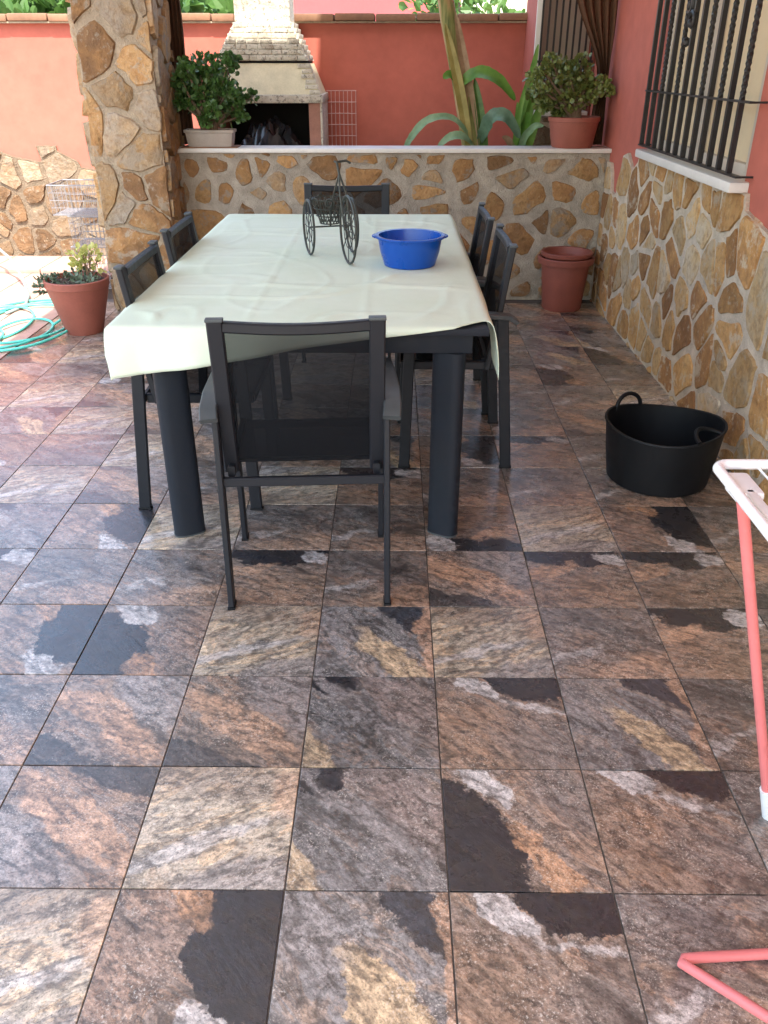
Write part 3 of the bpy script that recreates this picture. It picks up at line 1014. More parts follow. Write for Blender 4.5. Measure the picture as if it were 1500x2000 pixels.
# ------------------------------------------------------------------ plants behind and on the low wall
def leaf_blade(mb, pts, width, fold=0.25, up=(0, 0, 1), ragged=0.0, seed=1):
    """long blade along a path with a folded midrib"""
    rg = random.Random(seed)
    pts = [Vector(p) for p in pts]
    # resample with Catmull-Rom
    P = [pts[0]] + pts + [pts[-1]]
    path = []
    for i in range(1, len(P) - 2):
        for k in range(7):
            t = k / 7
            a, b, c, d = P[i - 1], P[i], P[i + 1], P[i + 2]
            path.append(0.5 * ((2 * b) + (c - a) * t + (2 * a - 5 * b + 4 * c - d) * t * t + (3 * b - a - 3 * c + d) * t ** 3))
    path.append(pts[-1])
    n = len(path)
    vs, fs = [], []
    for i, p in enumerate(path):
        d = (path[min(i + 1, n - 1)] - path[max(i - 1, 0)]).normalized()
        s = d.cross(Vector(up))
        if s.length < 1e-4:
            s = Vector((1, 0, 0))
        s.normalize()
        nrm = s.cross(d)
        t = i / (n - 1)
        w = width * (sin(pi * min(1, t * 0.93 + 0.06)) ** 0.6) * (1 + ragged * rg.uniform(-1, 1))
        e = nrm * w * fold
        vs += [p - s * w + e, p - s * w * 0.5 + e * 0.4, p, p + s * w * 0.5 + e * 0.4, p + s * w + e]
    for i in range(n - 1):
        for q in range(4):
            fs.append((i * 5 + q, i * 5 + q + 1, i * 5 + 6 + q, i * 5 + 5 + q))
    return mb.add(vs, fs)


ban = thing('banana_plant', 'young banana plant with brown leaning stem behind the low wall', 'plant', (0.66, 6.45, 0))
stem = MB()
sp = [(0.68, 6.45, -0.03), (0.62, 6.45, 0.55), (0.565, 6.42, 0.98), (0.46, 6.40, 1.40), (0.36, 6.40, 1.75), (0.27, 6.42, 2.15)]
stem.tube(sp, 0.085, 14, scale=[1.15, 1.05, 0.95, 0.80, 0.66, 0.5])
part('stem', M['banana_stem'], ban, stem)
for i, (a, b, m) in enumerate([((0.60, 6.36, 0.85), (0.40, 6.33, 1.78), 'dry_leaf'), ((0.655, 6.37, 0.80), (0.545, 6.34, 1.40), 'jade_dark'), ((0.545, 6.34, 0.9), (0.335, 6.33, 1.72), 'stem_yellow')]):
    part('sheath', M[m], ban, leaf_blade(MB(), [a, ((a[0] + b[0]) / 2 + 0.01, a[1] - 0.02, (a[2] + b[2]) / 2), b], 0.035, 0.5, up=(0, -1, 0.2), seed=i))
for i, (pts, wdt, m) in enumerate([
        ([(0.44, 6.34, 1.36), (0.56, 6.28, 1.435), (0.70, 6.26, 1.39), (0.82, 6.26, 1.27)], 0.045, 'banana_leaf'),
        ([(0.45, 6.36, 1.36), (0.38, 6.32, 1.42), (0.33, 6.3, 1.40)], 0.03, 'banana_leaf'),
        ([(0.55, 6.36, 1.02), (0.40, 6.24, 1.16), (0.23, 6.22, 1.15), (0.11, 6.22, 1.03), (0.05, 6.22, 0.90)], 0.026, 'pale_leaf'),
        ([(0.56, 6.34, 0.98), (0.47, 6.22, 1.05), (0.38, 6.2, 1.045), (0.30, 6.2, 0.98)], 0.030, 'pale_leaf'),
        ([(0.60, 6.36, 1.0), (0.66, 6.24, 1.16), (0.76, 6.2, 1.17), (0.86, 6.2, 1.04)], 0.050, 'banana_leaf_dull'),
        ([(0.30, 6.42, 2.05), (0.10, 6.3, 2.35), (-0.2, 6.2, 2.4)], 0.10, 'banana_leaf'),
        ([(0.30, 6.42, 2.05), (0.5, 6.55, 2.45), (0.8, 6.6, 2.4)], 0.10, 'banana_leaf')]):
    part('leaf', M[m], ban, leaf_blade(MB(), pts, wdt, 0.25, up=(0.1, -0.85, 0.55), ragged=0.08, seed=i + 5))

can = thing('canna_plant', 'upright light green leafy plant between the banana and the jade plant', 'plant', (0.88, 6.4, 0))
for i, (pts, wdt, m) in enumerate([
        ([(0.88, 6.40, 0.0), (0.87, 6.38, 0.9), (0.90, 6.34, 1.25), (0.955, 6.32, 1.60)], 0.036, 'canna_leaf'),
        ([(0.87, 6.42, 0.0), (0.88, 6.36, 0.9), (0.93, 6.33, 1.2), (0.99, 6.30, 1.48)], 0.032, 'canna_leaf'),
        ([(0.89, 6.42, 0.0), (0.86, 6.37, 0.8), (0.85, 6.3, 1.1), (0.83, 6.22, 1.26)], 0.03, 'canna_leaf'),
        ([(0.89, 6.42, 0.0), (0.90, 6.37, 0.8), (0.93, 6.3, 1.05), (0.97, 6.24, 1.22)], 0.032, 'canna_leaf'),
        ([(0.88, 6.42, 0.0), (0.91, 6.3, 0.8), (0.955, 6.22, 1.1), (1.03, 6.2, 1.36)], 0.028, 'canna_leaf'),
        ([(0.88, 6.42, 0.0), (0.85, 6.3, 0.8), (0.84, 6.22, 1.15), (0.89, 6.2, 1.42)], 0.024, 'canna_leaf'),
        ([(0.88, 6.42, 0.0), (0.87, 6.25, 0.9), (0.93, 6.18, 1.1), (1.01, 6.16, 1.12)], 0.026, 'pale_leaf'),
        ([(0.87, 6.42, 0.0), (0.84, 6.3, 0.8), (0.80, 6.24, 1.0), (0.74, 6.2, 1.05)], 0.03, 'dry_leaf'),
        ([(0.87, 6.42, 0.0), (0.87, 6.3, 0.85), (0.90, 6.2, 1.13), (0.88, 6.16, 1.2)], 0.03, 'banana_leaf')]):
    part('leaf', M[m], can, leaf_blade(MB(), pts, wdt, 0.3, up=(0.3, -1, 0.1), seed=i + 15))


def leaf_cloud(mb, centres, n, size, seed, flat=0.5):
    """many small thick leaves spread through lumpy clumps"""
    rg = random.Random(seed)
    for _ in range(n):
        c, r = rg.choice(centres)
        d = Vector((rg.gauss(0, 1), rg.gauss(0, 1), rg.gauss(0, 1))).normalized()
        rad = rg.random() ** 0.45
        p = Vector(c) + Vector((d.x * r[0], d.y * r[1], d.z * r[2])) * rad
        ax = (d + Vector((rg.gauss(0, 0.5), rg.gauss(0, 0.5), rg.gauss(0.35, 0.5)))).normalized()
        sd = ax.cross(Vector((rg.gauss(0, 1), rg.gauss(0, 1), rg.gauss(0, 1)))).normalized()
        nm = ax.cross(sd)
        L = size * rg.uniform(0.7, 1.25)
        w = L * flat
        vs = [p, p + ax * L * 0.45 + sd * w * 0.85 + nm * w * 0.2, p + ax * L * 0.85 + sd * w * 0.6 + nm * w * 0.15, p + ax * L,
              p + ax * L * 0.85 - sd * w * 0.6 + nm * w * 0.15, p + ax * L * 0.45 - sd * w * 0.85 + nm * w * 0.2]
        mb.add(vs, [(0, 1, 2, 3), (0, 3, 4, 5)])
    return mb


def jade(name, label, ctr, base, radii, nclump, mat, seed, nleaf, size):
    root = thing(name, label, 'plant', base)
    rg = random.Random(seed)
    centres = []
    for i in range(nclump):
        d = Vector((rg.gauss(0, 1), rg.gauss(0, 1), rg.gauss(0, 0.9))).normalized() * rg.uniform(0.45, 0.80)
        k = rg.uniform(0.26, 0.40)
        centres.append(((ctr[0] + d.x * radii[0], ctr[1] + d.y * radii[1], ctr[2] + d.z * radii[2]), (radii[0] * k, radii[1] * k, radii[2] * k)))
    for i in range(nclump // 2):                      # stray sprigs that break the outline
        d = Vector((rg.gauss(0, 1), rg.gauss(0, 0.7), rg.gauss(0.15, 0.9))).normalized() * rg.uniform(0.88, 1.12)
        k = rg.uniform(0.10, 0.19)
        centres.append(((ctr[0] + d.x * radii[0], ctr[1] + d.y * radii[1], ctr[2] + d.z * radii[2]), (radii[0] * k, radii[1] * k, radii[2] * k)))
    centres.append((ctr, (radii[0] * 0.5, radii[1] * 0.5, radii[2] * 0.5)))
    br = MB()
    b = Vector(base)
    for i, (c, r) in enumerate(centres):
        c = Vector(c)
        m = b.lerp(c, 0.45) + Vector((rg.gauss(0, 0.012), rg.gauss(0, 0.012), 0.02))
        br.tube([b + Vector((rg.uniform(-0.04, 0.04), rg.uniform(-0.02, 0.02), 0)), m, c], 0.013, 6, scale=[1.2, 0.8, 0.4])
    part('branch', M['bark'], root, br)
    tag(part('foliage', mat, root, leaf_cloud(MB(), centres, nleaf, size, seed + 1), smooth=0), kind='stuff')
    return root


j1 = jade('jade_plant', 'round dark green jade plant in shallow pale tray on the low wall', (-1.205, 6.03, 1.335), (-1.225, 6.03, 1.085), (0.265, 0.20, 0.215), 24, M['jade_dark'], 71, 2300, 0.036)
tray = MB()
tray.add([], [])
for (hw, hd, z) in [(0, 0, 0)]:
    pass
tr0 = [(-0.155, -0.075), (0.155, -0.075), (0.155, 0.075), (-0.155, 0.075)]
rings = [(0.90, 0.998), (0.93, 1.016), (1.0, 1.086), (1.06, 1.089), (1.06, 1.105), (0.97, 1.105), (0.95, 1.075)]
vs, fs = [], []
for (k, z) in rings:
    for (a, b) in chaikin(tr0, 0.12):
        vs.append((-1.22 + a * k, 6.03 + b * k * 1.05, z))
for i in range(len(rings) - 1):
    for q in range(8):
        fs.append((i * 8 + q, i * 8 + (q + 1) % 8, i * 8 + 8 + (q + 1) % 8, i * 8 + 8 + q))
fs.append(tuple(range(8)))
part('tray', M['bonsai_pot'], j1, MB().add(vs, fs))
part('soil', M['soil'], j1, MB().add([(-1.22 + a * 0.955, 6.03 + b * 0.955, 1.085) for a, b in chaikin(tr0, 0.12)], [tuple(range(8))]))
part('saucer', M['coping_brown'], j1, MB().box((-1.22, 6.02, 1.0005), (0.37, 0.18, 0.006), bevel=0.002))

j2 = jade('jade_plant', 'olive green spreading jade plant in round terracotta pot by the house wall', (1.118, 6.04, 1.375), (1.185, 6.04, 1.175), (0.245, 0.19, 0.18), 22, M['jade_olive'], 93, 1900, 0.034)


def pot_profile(rb, rt, h, rim=0.03, rimh=0.05, th=0.010):
    return [(0.001, 0), (rb * 0.96, 0), (rb, 0.006), (rt - rim * 0.35, h - rimh), (rt, h - rimh + 0.002), (rt + 0.002, h - 0.004), (rt - 0.003, h),
            (rt - th, h), (rt - th - 0.002, h - rimh), (rb * 0.9, h * 0.30), (0.001, h * 0.30)]


part('pot', M['terracotta_old'], j2, MB().lathe(pot_profile(0.135, 0.168, 0.185, 0.02, 0.03), (1.188, 6.045, 0.998), 40))
part('soil', M['soil'], j2, MB().lathe([(0.001, 0.165), (0.155, 0.160)], (1.188, 6.045, 0.998), 30))

# ------------------------------------------------------------------ curtains at both sides of the opening


def curtain(name, label, left, right, z0, z1, y, amp, folds, ph):
    def fn(u, v):
        z = z0 + (z1 - z0) * v
        a, b = left(z), right(z)
        wid = b - a
        return (a + wid * u + 0.004 * sin(9 * z + u * 5), y + amp * sin(u * folds * 2 * pi + ph + 0.4 * sin(z * 3)) + 0.01 * sin(z * 4 + u * 3), z)
    o = MB().grid(fn, folds * 10, 44).build(name, M['curtain'], smooth=60, fix=False)
    sd = o.modifiers.new('thickness', 'SOLIDIFY')
    sd.thickness = 0.003
    return tag(o, label, 'curtain')


curtain('curtain', 'dark brown curtain hanging straight behind the stone pillar', lambda z: -1.455, lambda z: -1.36, 1.004, 2.86, 6.15, 0.022, 4, 0)
curtain('curtain', 'brown curtain drawn aside and gathered against the house wall',
        lambda z: 1.335 - 0.19 * smoothstep(1.38, 1.95, z) - 0.15 * smoothstep(1.95, 2.5, z) - 0.02 * smoothstep(1.3, 1.0, z), lambda z: 1.412, 1.004, 2.86, 6.15, 0.018, 5, 1)

# ------------------------------------------------------------------ table and tablecloth
TBX0, TBX1, TBY0, TBY1, TBZ = -0.880, 0.300, 2.52, 4.66, 0.775
table = thing('dining_table', 'long dark grey outdoor dining table with thick rounded legs', 'table', ((TBX0 + TBX1) / 2, (TBY0 + TBY1) / 2, 0))
part('tabletop', M['table_dark'], table, MB().box(((TBX0 + TBX1) / 2, (TBY0 + TBY1) / 2, TBZ - 0.0135), (TBX1 - TBX0, TBY1 - TBY0, 0.023), bevel=0.005))
ap = ((-0.27, 2.59, TBX1 - TBX0 - 0.13, 0.03), (-0.27, 4.59, TBX1 - TBX0 - 0.13, 0.03))
for (x, y, sx, sy) in ap:
    part('apron', M['table_dark'], table, MB().box((x, y, 0.714), (sx, sy, 0.072), bevel=0.004))
for x in (-0.77, 0.225):
    part('apron', M['table_dark'], table, MB().box((x, 3.59, 0.714), (0.03, 1.965, 0.070), bevel=0.004))
for (x, y, a) in [(-0.733, 2.60, 28), (0.185, 2.61, -28), (-0.733, 4.58, -28), (0.185, 4.58, 28)]:
    ring = []
    for i in range(28):
        t = 2 * pi * i / 28
        ring.append((0.055 * math.copysign(abs(cos(t)) ** 0.6, cos(t)), 0.036 * math.copysign(abs(sin(t)) ** 0.75, sin(t)) * (1.0 if sin(t) < 0 else 0.6)))
    rz = Matrix.Rotation(radians(a), 3, 'Z')
    mb = MB()
    lo = [rz @ Vector((px, py, 0.006)) + Vector((x, y, 0)) for px, py in ring]
    hi = [Vector((p.x, p.y, 0.678)) for p in lo]
    mb.add(lo + hi, [tuple(reversed(range(28))), tuple(range(28, 56))] + [(i, (i + 1) % 28, 28 + (i + 1) % 28, 28 + i) for i in range(28)])
    lg = part('leg', M['table_dark'], table, mb)
    ft = MB()
    lo = [rz @ Vector((px * 1.03, py * 1.03, 0.0)) + Vector((x, y, 0)) for px, py in ring]
    hi = [Vector((p.x, p.y, 0.0062)) for p in lo]
    ft.add(lo + hi, [tuple(reversed(range(28))), tuple(range(28, 56))] + [(i, (i + 1) % 28, 28 + (i + 1) % 28, 28 + i) for i in range(28)])
    part('foot_pad', M['arm_grey'], table, ft, parent=lg)


def cloth_point(x, y):
    """flat cloth position -> draped position over the table edge"""
    qx, qy = max(TBX0, min(TBX1, x)), max(TBY0, min(TBY1, y))
    dx, dy = x - qx, y - qy
    d = math.hypot(dx, dy)
    zt = TBZ + 0.004
    nz = noise.noise(Vector((x * 2.3, y * 2.3, 0.4)))
    nf = noise.noise(Vector((x * 6.5 + 2, y * 4.0, 2.4)))
    # wrinkle ridges running roughly along the pull of the cloth
    rid = abs(noise.noise(Vector((x * 1.6 + y * 0.9, y * 3.4 - x * 0.8, 7.1))))
    calm = 1 - math.exp(-(((x - 0.066) / 0.17) ** 2 + ((y - 3.40) / 0.17) ** 2) ** 2) - math.exp(-(((x + 0.25) / 0.17) ** 2 + ((y - 3.52) / 0.24) ** 2) ** 2)
    if d < 1e-6:
        e = min(x - TBX0, TBX1 - x, y - TBY0, TBY1 - y)
        k = smoothstep(0.0, 0.10, e)
        cre = 0.0
        for cx in (-0.46, -0.09):
            cre += math.exp(-((x - cx) / 0.008) ** 2)
        for cy in (3.05, 3.55, 4.1):
            cre += math.exp(-((y - cy) / 0.008) ** 2)
        h = 0.004 * max(0, nz) + 0.002 * max(0, nf) + 0.016 * max(0, 0.10 - rid) * 6 * (0.35 + 0.65 * max(0, nz + 0.3)) + 0.0034 * cre + 0.0035 * max(0, 0.09 - abs(noise.noise(Vector((x * 4.2 - y * 1.1, y * 2.2 + x * 2.4, 3.3))))) * 11
        return (x, y, zt + 0.85 * k * h * max(0.05, calm) + 0.001)
    ux, uy = dx / d, dy / d
    r = 0.016
    if d < r * pi / 2:
        a = d / r
        off, drop = r * sin(a), r * (1 - cos(a))
    else:
        rest = d - r * pi / 2
        per = qx + qy
        lim = 0.030 + 0.020 * sin(per * 6.5 + 1.0)        # how far the hanging edge stands off the table
        if ux < -0.3:                                    # the side lies over the chair arms and is pushed out
            lim += 0.070 * math.exp(-((qy - 3.02) / 0.20) ** 2) + 0.06 * math.exp(-((qy - 3.72) / 0.22) ** 2) + 0.030
            lim *= 0.25 + 0.75 * smoothstep(2.52, 2.80, qy)
        if ux > 0.3:
            lim = 0.022 + 0.03 * smoothstep(2.65, 3.1, qy)
        if ux < -0.05 and uy < -0.05:
            lim = 0.012
        if uy < -0.8:
            lim = 0.020 + 0.013 * sin(qx * 11 + 0.6) + 0.008 * sin(qx * 27)
        off = r + max(0.004, lim) * (1 - math.exp(-rest / 0.07))
        drop = r + rest * 0.96
    return (qx + ux * off, qy + uy * off, zt - drop + 0.002 * nf)


def cloth_front(x):
    """where the cloth's front hem lies: it hangs long at the left and stops short of the edge at the right"""
    t = (x - TBX0) / (TBX1 - TBX0)
    return TBY0 - (0.172 - 0.185 * t - 0.75 * max(0.0, t - 0.91) + 0.005 * sin(x * 7))


NX, NY = 120, 180
cvs = []
for j in range(NY + 1):
    v = j / NY
    left = 0.035 + 0.105 * smoothstep(0.0, 0.16, v)
    for i in range(NX + 1):
        u = i / NX
        x = TBX0 - left + (TBX1 - TBX0 + left + 0.18) * u
        e = smoothstep(TBX1 - 0.02, TBX1 + 0.06, x)
        yf = cloth_front(min(x, TBX1)) * (1 - e) + (TBY0 - 0.035) * e
        yb = TBY1 + 0.12
        cvs.append(cloth_point(x, yf + (yb - yf) * v))
ww = NX + 1
cmb = MB().add(cvs, [(j * ww + i, j * ww + i + 1, (j + 1) * ww + i + 1, (j + 1) * ww + i) for j in range(NY) for i in range(NX)])
cloth = cmb.build('tablecloth', M['cloth'], smooth=180, fix=False)
sd = cloth.modifiers.new('thickness', 'SOLIDIFY')
sd.thickness = 0.0018
sd.offset = 1.0
tag(cloth, 'pale mint green cloth draped askew over the dining table', 'tablecloth')


# ------------------------------------------------------------------ chairs
def make_chair():
    root = thing('garden_chair', 'x', 'chair', (0, 0, 0), group='dark mesh chairs around the dining table')
    fm = M['frame_dark']
    for s in (-1, 1):
        X = s * 0.252
        MB().bar([(X, 0.0, 0.008), (X, 0.028, 0.35), (X, 0.052, 0.632)], 0.019, 0.044, (1, 0, 0)).build('leg', fm, root)
        MB().bar([(X, 0.425, 0.008), (X, 0.415, 0.35), (X, 0.405, 0.632)], 0.019, 0.044, (1, 0, 0)).build('leg', fm, root)
        for yy in (0.0, 0.425):
            MB().box((X, yy, 0.004), (0.024, 0.05, 0.008), bevel=0.002).build('foot_cap', M['black_rubber'], root)
        arm = MB()
        pts = [(X + s * 0.012, 0.0, 0.622), (X + s * 0.016, 0.03, 0.643), (X + s * 0.020, 0.14, 0.652), (X + s * 0.016, 0.30, 0.655), (X + s * 0.008, 0.42, 0.650), (X + s * 0.002, 0.46, 0.636)]
        arm.bar(pts, 0.052, 0.020, (1, 0, 0))
        arm.build('armrest', M['arm_grey'], root)
        up = MB().bar([(s * 0.225, 0.100, 0.425), (s * 0.225, 0.078, 0.55), (s * 0.225, 0.044, 0.80), (s * 0.225, 0.030, 0.895)], 0.046, 0.024, (1, 0, 0)).build('back_post', fm, root)
        MB().box((s * 0.225, 0.0275, 0.8985), (0.049, 0.028, 0.008), bevel=0.002).build('end_cap', M['arm_grey'], up)
        hb = MB()
        hb.lathe([(0.001, -0.004), (0.010, -0.003), (0.012, 0.002), (0.001, 0.004)], (0, 0, 0), 10)
        R = Matrix.Rotation(radians(90), 3, 'X')
        hb.v = [tuple(R @ Vector(p) + Vector((s * 0.231, 0.080, 0.50))) for p in hb.v]
        hb.build('bolt', M['bolt'], root)
        MB().bar([(s * 0.222, 0.06, 0.437), (s * 0.222, 0.44, 0.437)], 0.022, 0.034, (1, 0, 0)).build('seat_rail', fm, root)
    # top rail bows backwards and hangs a little in its middle
    pts = [(-0.205 + 0.41 * i / 12, 0.036 - 0.012 * sin(pi * i / 12), 0.878 - 0.006 * sin(pi * i / 12)) for i in range(13)]
    MB().bar(pts, 0.030, 0.024, (0, 0, 1)).build('top_rail', fm, root)
    MB().bar([(-0.243, 0.031, 0.418), (0.243, 0.031, 0.418)], 0.028, 0.018, (0, 0, 1)).build('stretcher', fm, root)
    MB().bar([(-0.211, 0.435, 0.432), (0.211, 0.435, 0.432)], 0.024, 0.022, (0, 0, 1)).build('front_rail', fm, root)
    MB().tube([(-0.205, 0.112, 0.452), (0.205, 0.112, 0.452)], 0.008, 8).build('back_rail', fm, root)

    def back(u, v):
        x = -0.205 + 0.41 * u
        z = 0.455 + 0.415 * v
        y = 0.098 - 0.060 * v - 0.028 * sin(pi * u) * (0.35 + 0.65 * sin(pi * min(1, v * 0.95)))
        return (x, y, z)

    def seat(u, v):
        return (-0.212 + 0.424 * u, 0.105 + 0.335 * v, 0.447 - 0.022 * sin(pi * u) * sin(pi * v))
    b = MB().grid(back, 10, 12).build('back_sling', M['sling'], root, smooth=180, fix=False)
    s2 = MB().grid(seat, 10, 10).build('seat_sling', M['sling'], root, smooth=180, fix=False)
    return root


chair = make_chair()
CHAIRS = [
    (-0.256, 2.150, radians(3.5), 'dark mesh armchair seen from behind at the near end of the table'),
    (-0.940, 3.02, radians(-90), 'dark mesh armchair at the table beside the terracotta flowerpot'),
    (-0.955, 3.70, radians(-90), 'dark mesh armchair at the table right in front of the stone pillar'),
    (0.475, 3.40, radians(90), 'dark mesh armchair across the table, next along from the blue bowl'),
    (0.455, 4.00, radians(90), 'dark mesh armchair on the house side nearest the low wall'),
    (-0.262, 4.975, radians(180), 'dark mesh armchair at the far end of the table facing the camera'),
]
for i, (x, y, rz, lab) in enumerate(CHAIRS):
    o = chair if i == 0 else copy_tree(chair)
    o.location = (x, y, 0)
    o.rotation_euler = (0, 0, rz)
    o.scale = (0.965, 1, 1)
    o['label'] = lab

# ------------------------------------------------------------------ things on the table
CZ = TBZ + 0.0065
bowl = thing('plastic_bowl', 'round bright blue plastic basin standing on the tablecloth', 'bowl', (0.066, 3.40, CZ))
MB().lathe([(0.001, 0.003), (0.095, 0.0), (0.102, 0.004), (0.118, 0.055), (0.127, 0.108), (0.140, 0.110), (0.142, 0.114), (0.138, 0.118), (0.124, 0.117), (0.115, 0.058), (0.098, 0.010), (0.001, 0.007)], (0, 0, 0), 56).build('basin', M['blue_plastic'], bowl, smooth=35)
for s in (-1, 1):
    pts = [(s * 0.134, -0.03 + 0.06 * k / 6, 0.113) for k in range(7)]
    MB().bar([(p[0] + s * 0.010 * sin(pi * k / 6), p[1], p[2]) for k, p in enumerate(pts)], 0.014, 0.007, (1, 0, 0)).build('grip', M['blue_plastic'], bowl)

trike = thing('tricycle_stand', 'small grey wrought iron tricycle plant holder standing on the tablecloth', 'ornament', (-0.258, 3.60, CZ), radians(17))
wm = M['wrought']


def wheel(c, r, root, ax=0.0):
    rim = MB().tube([(c[0], c[1] + r * cos(2 * pi * k / 32), c[2] + r * sin(2 * pi * k / 32)) for k in range(32)], 0.0050, 6, closed=True)
    w_ = rim.build('wheel', wm, root)
    sp_ = MB()
    for k in range(8):
        a = 2 * pi * k / 8
        sp_.tube([c, (c[0], c[1] + r * cos(a), c[2] + r * sin(a))], 0.0020, 5)
    sp_.tube([(c[0], c[1] + 0.55 * r * cos(2 * pi * k / 20), c[2] + 0.55 * r * sin(2 * pi * k / 20)) for k in range(20)], 0.002, 5, closed=True)
    sp_.build('spoke', wm, w_)
    return w_


wheel((-0.092, 0.02, 0.112), 0.107, trike)
wheel((0.092, 0.02, 0.112), 0.107, trike)
wheel((0.020, -0.205, 0.132), 0.127, trike)
MB().tube([(-0.095, 0.02, 0.112), (0.095, 0.02, 0.112)], 0.0035, 6).build('axle', wm, trike)
fk = MB()
for s in (-1, 1):
    fk.tube([(0.020 + s * 0.014, -0.205, 0.132), (0.012 + s * 0.012, -0.165, 0.27), (0.004, -0.14, 0.335)], 0.0042, 6)
fk.tube([(0.004, -0.14, 0.335), (0.0, -0.125, 0.375)], 0.005, 6)
fk.build('fork', wm, trike)
MB().tube([(-0.002, -0.125, 0.374), (0.04, -0.115, 0.378), (0.058, -0.11, 0.368)], 0.0045, 6).tube([(0.002, -0.125, 0.374), (-0.006, -0.11, 0.376)], 0.0045, 6).build('handlebar', wm, trike)
MB().tube([(0.004, -0.14, 0.33), (0.0, -0.06, 0.25), (0.0, 0.0, 0.17), (0.0, 0.02, 0.112)], 0.0042, 6).build('frame_tube', wm, trike)
bk = MB()
for (z, r) in [(0.125, 0.040), (0.155, 0.054), (0.185, 0.064), (0.220, 0.072)]:
    bk.tube([(r * cos(2 * pi * k / 24), 0.03 + r * sin(2 * pi * k / 24), z) for k in range(24)], 0.0028, 5, closed=True)
for k in range(18):
    a = 2 * pi * k / 18
    bk.tube([(0.040 * cos(a), 0.03 + 0.040 * sin(a), 0.125), (0.072 * cos(a + 0.5), 0.03 + 0.072 * sin(a + 0.5), 0.220)], 0.0020, 5)
    bk.tube([(0.040 * cos(a), 0.03 + 0.040 * sin(a), 0.125), (0.072 * cos(a - 0.5), 0.03 + 0.072 * sin(a - 0.5), 0.220)], 0.0020, 5)
for k in range(7):                                     # scrolls round the basket edge
    a = 2 * pi * k / 7
    c = Vector((0.075 * cos(a), 0.03 + 0.075 * sin(a), 0.210))
    t_ = Vector((-sin(a), cos(a), 0))
    bk.tube([c + t_ * 0.022 * cos(q * 0.55) * (1 - q * 0.05) + Vector((0, 0, 0.022 * sin(q * 0.55) * (1 - q * 0.05))) for q in range(13)], 0.0026, 5)
bk.build('basket', wm, trike)

# ------------------------------------------------------------------ tub, pots, baskets, hose
tub = thing('rubber_tub', 'black flexible rubber tub with two loop handles on the floor by the wall', 'tub', (1.085, 3.075, 0))
prof = [(0.001, 0.004), (0.190, 0.0), (0.199, 0.008), (0.214, 0.12), (0.224, 0.232), (0.230, 0.236), (0.228, 0.242), (0.219, 0.240), (0.208, 0.12), (0.192, 0.014), (0.001, 0.012)]
mb = MB().lathe(prof, (0, 0, 0), 60)
mb.v = [(x * (1 + 0.025 * z / 0.24), y * (1 - 0.03 * z / 0.24), z + (0.012 * (z / 0.24) ** 2 * cos(2 * math.atan2(y, x) + 0.6))) for x, y, z in mb.v]
mb.build('bucket', M['black_rubber'], tub, smooth=35)
a = radians(118)
R_ = 0.221
MB().tube([(R_ * cos(a + 0.30 * cos(t)), R_ * sin(a + 0.30 * cos(t)), 0.230 + 0.058 * sin(t)) for t in [pi * k / 14 for k in range(15)]], 0.0085, 8).build('handle', M['black_rubber'], tub)
a = radians(-52)
MB().tube([((R_ - 0.070 * sin(t)) * cos(a + 0.34 * cos(t)), (R_ - 0.070 * sin(t)) * sin(a + 0.34 * cos(t)), 0.240 + 0.020 * sin(t)) for t in [pi * k / 14 for k in range(15)]], 0.0085, 8).build('handle', M['black_rubber'], tub)

pot = thing('plant_pot', 'empty terracotta coloured plastic pots nested together in the far corner of the terrace', 'pot', (1.165, 5.735, 0))
MB().lathe([(0.001, 0), (0.128, 0), (0.133, 0.008), (0.160, 0.305), (0.186, 0.310), (0.190, 0.345), (0.183, 0.350), (0.166, 0.347), (0.158, 0.30), (0.128, 0.02), (0.001, 0.016)], (0, 0, 0), 48).build('outer_pot', M['terracotta'], pot, smooth=35)
MB().lathe([(0.001, 0.30), (0.120, 0.30), (0.150, 0.352), (0.170, 0.356), (0.174, 0.378), (0.168, 0.382), (0.154, 0.380), (0.140, 0.33), (0.001, 0.325)], (0.004, 0.004, 0), 48).build('inner_pot', M['terracotta'], pot, smooth=35)

fpot = thing('flowerpot', 'terracotta flowerpot with low succulents and a yellowing sprig beside the table', 'flowerpot', (-1.945, 5.13, 0))
MB().lathe(pot_profile(0.112, 0.192, 0.335, 0.012, 0.045), (0, 0, 0), 48).build('pot', M['terracotta_old'], fpot, smooth=35)
MB().lathe([(0.001, 0.315), (0.178, 0.308)], (0, 0, 0), 30).build('soil', M['soil'], fpot)
tag(leaf_cloud(MB(), [((-0.06, -0.02, 0.335), (0.11, 0.10, 0.025)), ((0.07, -0.05, 0.33), (0.09, 0.08, 0.022)), ((-0.16, -0.06, 0.335), (0.05, 0.06, 0.03)), ((0.0, 0.07, 0.335), (0.13, 0.07, 0.03)), ((-0.205, -0.06, 0.29), (0.025, 0.03, 0.05))], 240, 0.032, 5, 0.36).build('succulent', M['succulent'], fpot, smooth=0), kind='stuff')
sg = MB()
for (dx, dy, h) in [(0.05, 0.03, 0.20), (0.085, 0.05, 0.16), (0.11, 0.03, 0.18), (0.13, 0.06, 0.12), (0.02, 0.05, 0.17)]:
    sg.tube([(0.07, 0.04, 0.31), (0.07 + (dx - 0.07) * 0.5, dy, 0.31 + h * 0.6), (dx, dy, 0.31 + h)], 0.004, 6)
sg.build('twig', M['dry_leaf'], fpot)
tag(leaf_cloud(MB(), [((0.03, 0.04, 0.47), (0.055, 0.05, 0.055)), ((0.10, 0.05, 0.46), (0.05, 0.05, 0.05)), ((0.125, 0.04, 0.40), (0.035, 0.04, 0.05)), ((0.03, 0.04, 0.41), (0.05, 0.04, 0.04))], 120, 0.042, 8, 0.36).build('foliage', M['yellow_leaf'], fpot, smooth=0), kind='stuff')


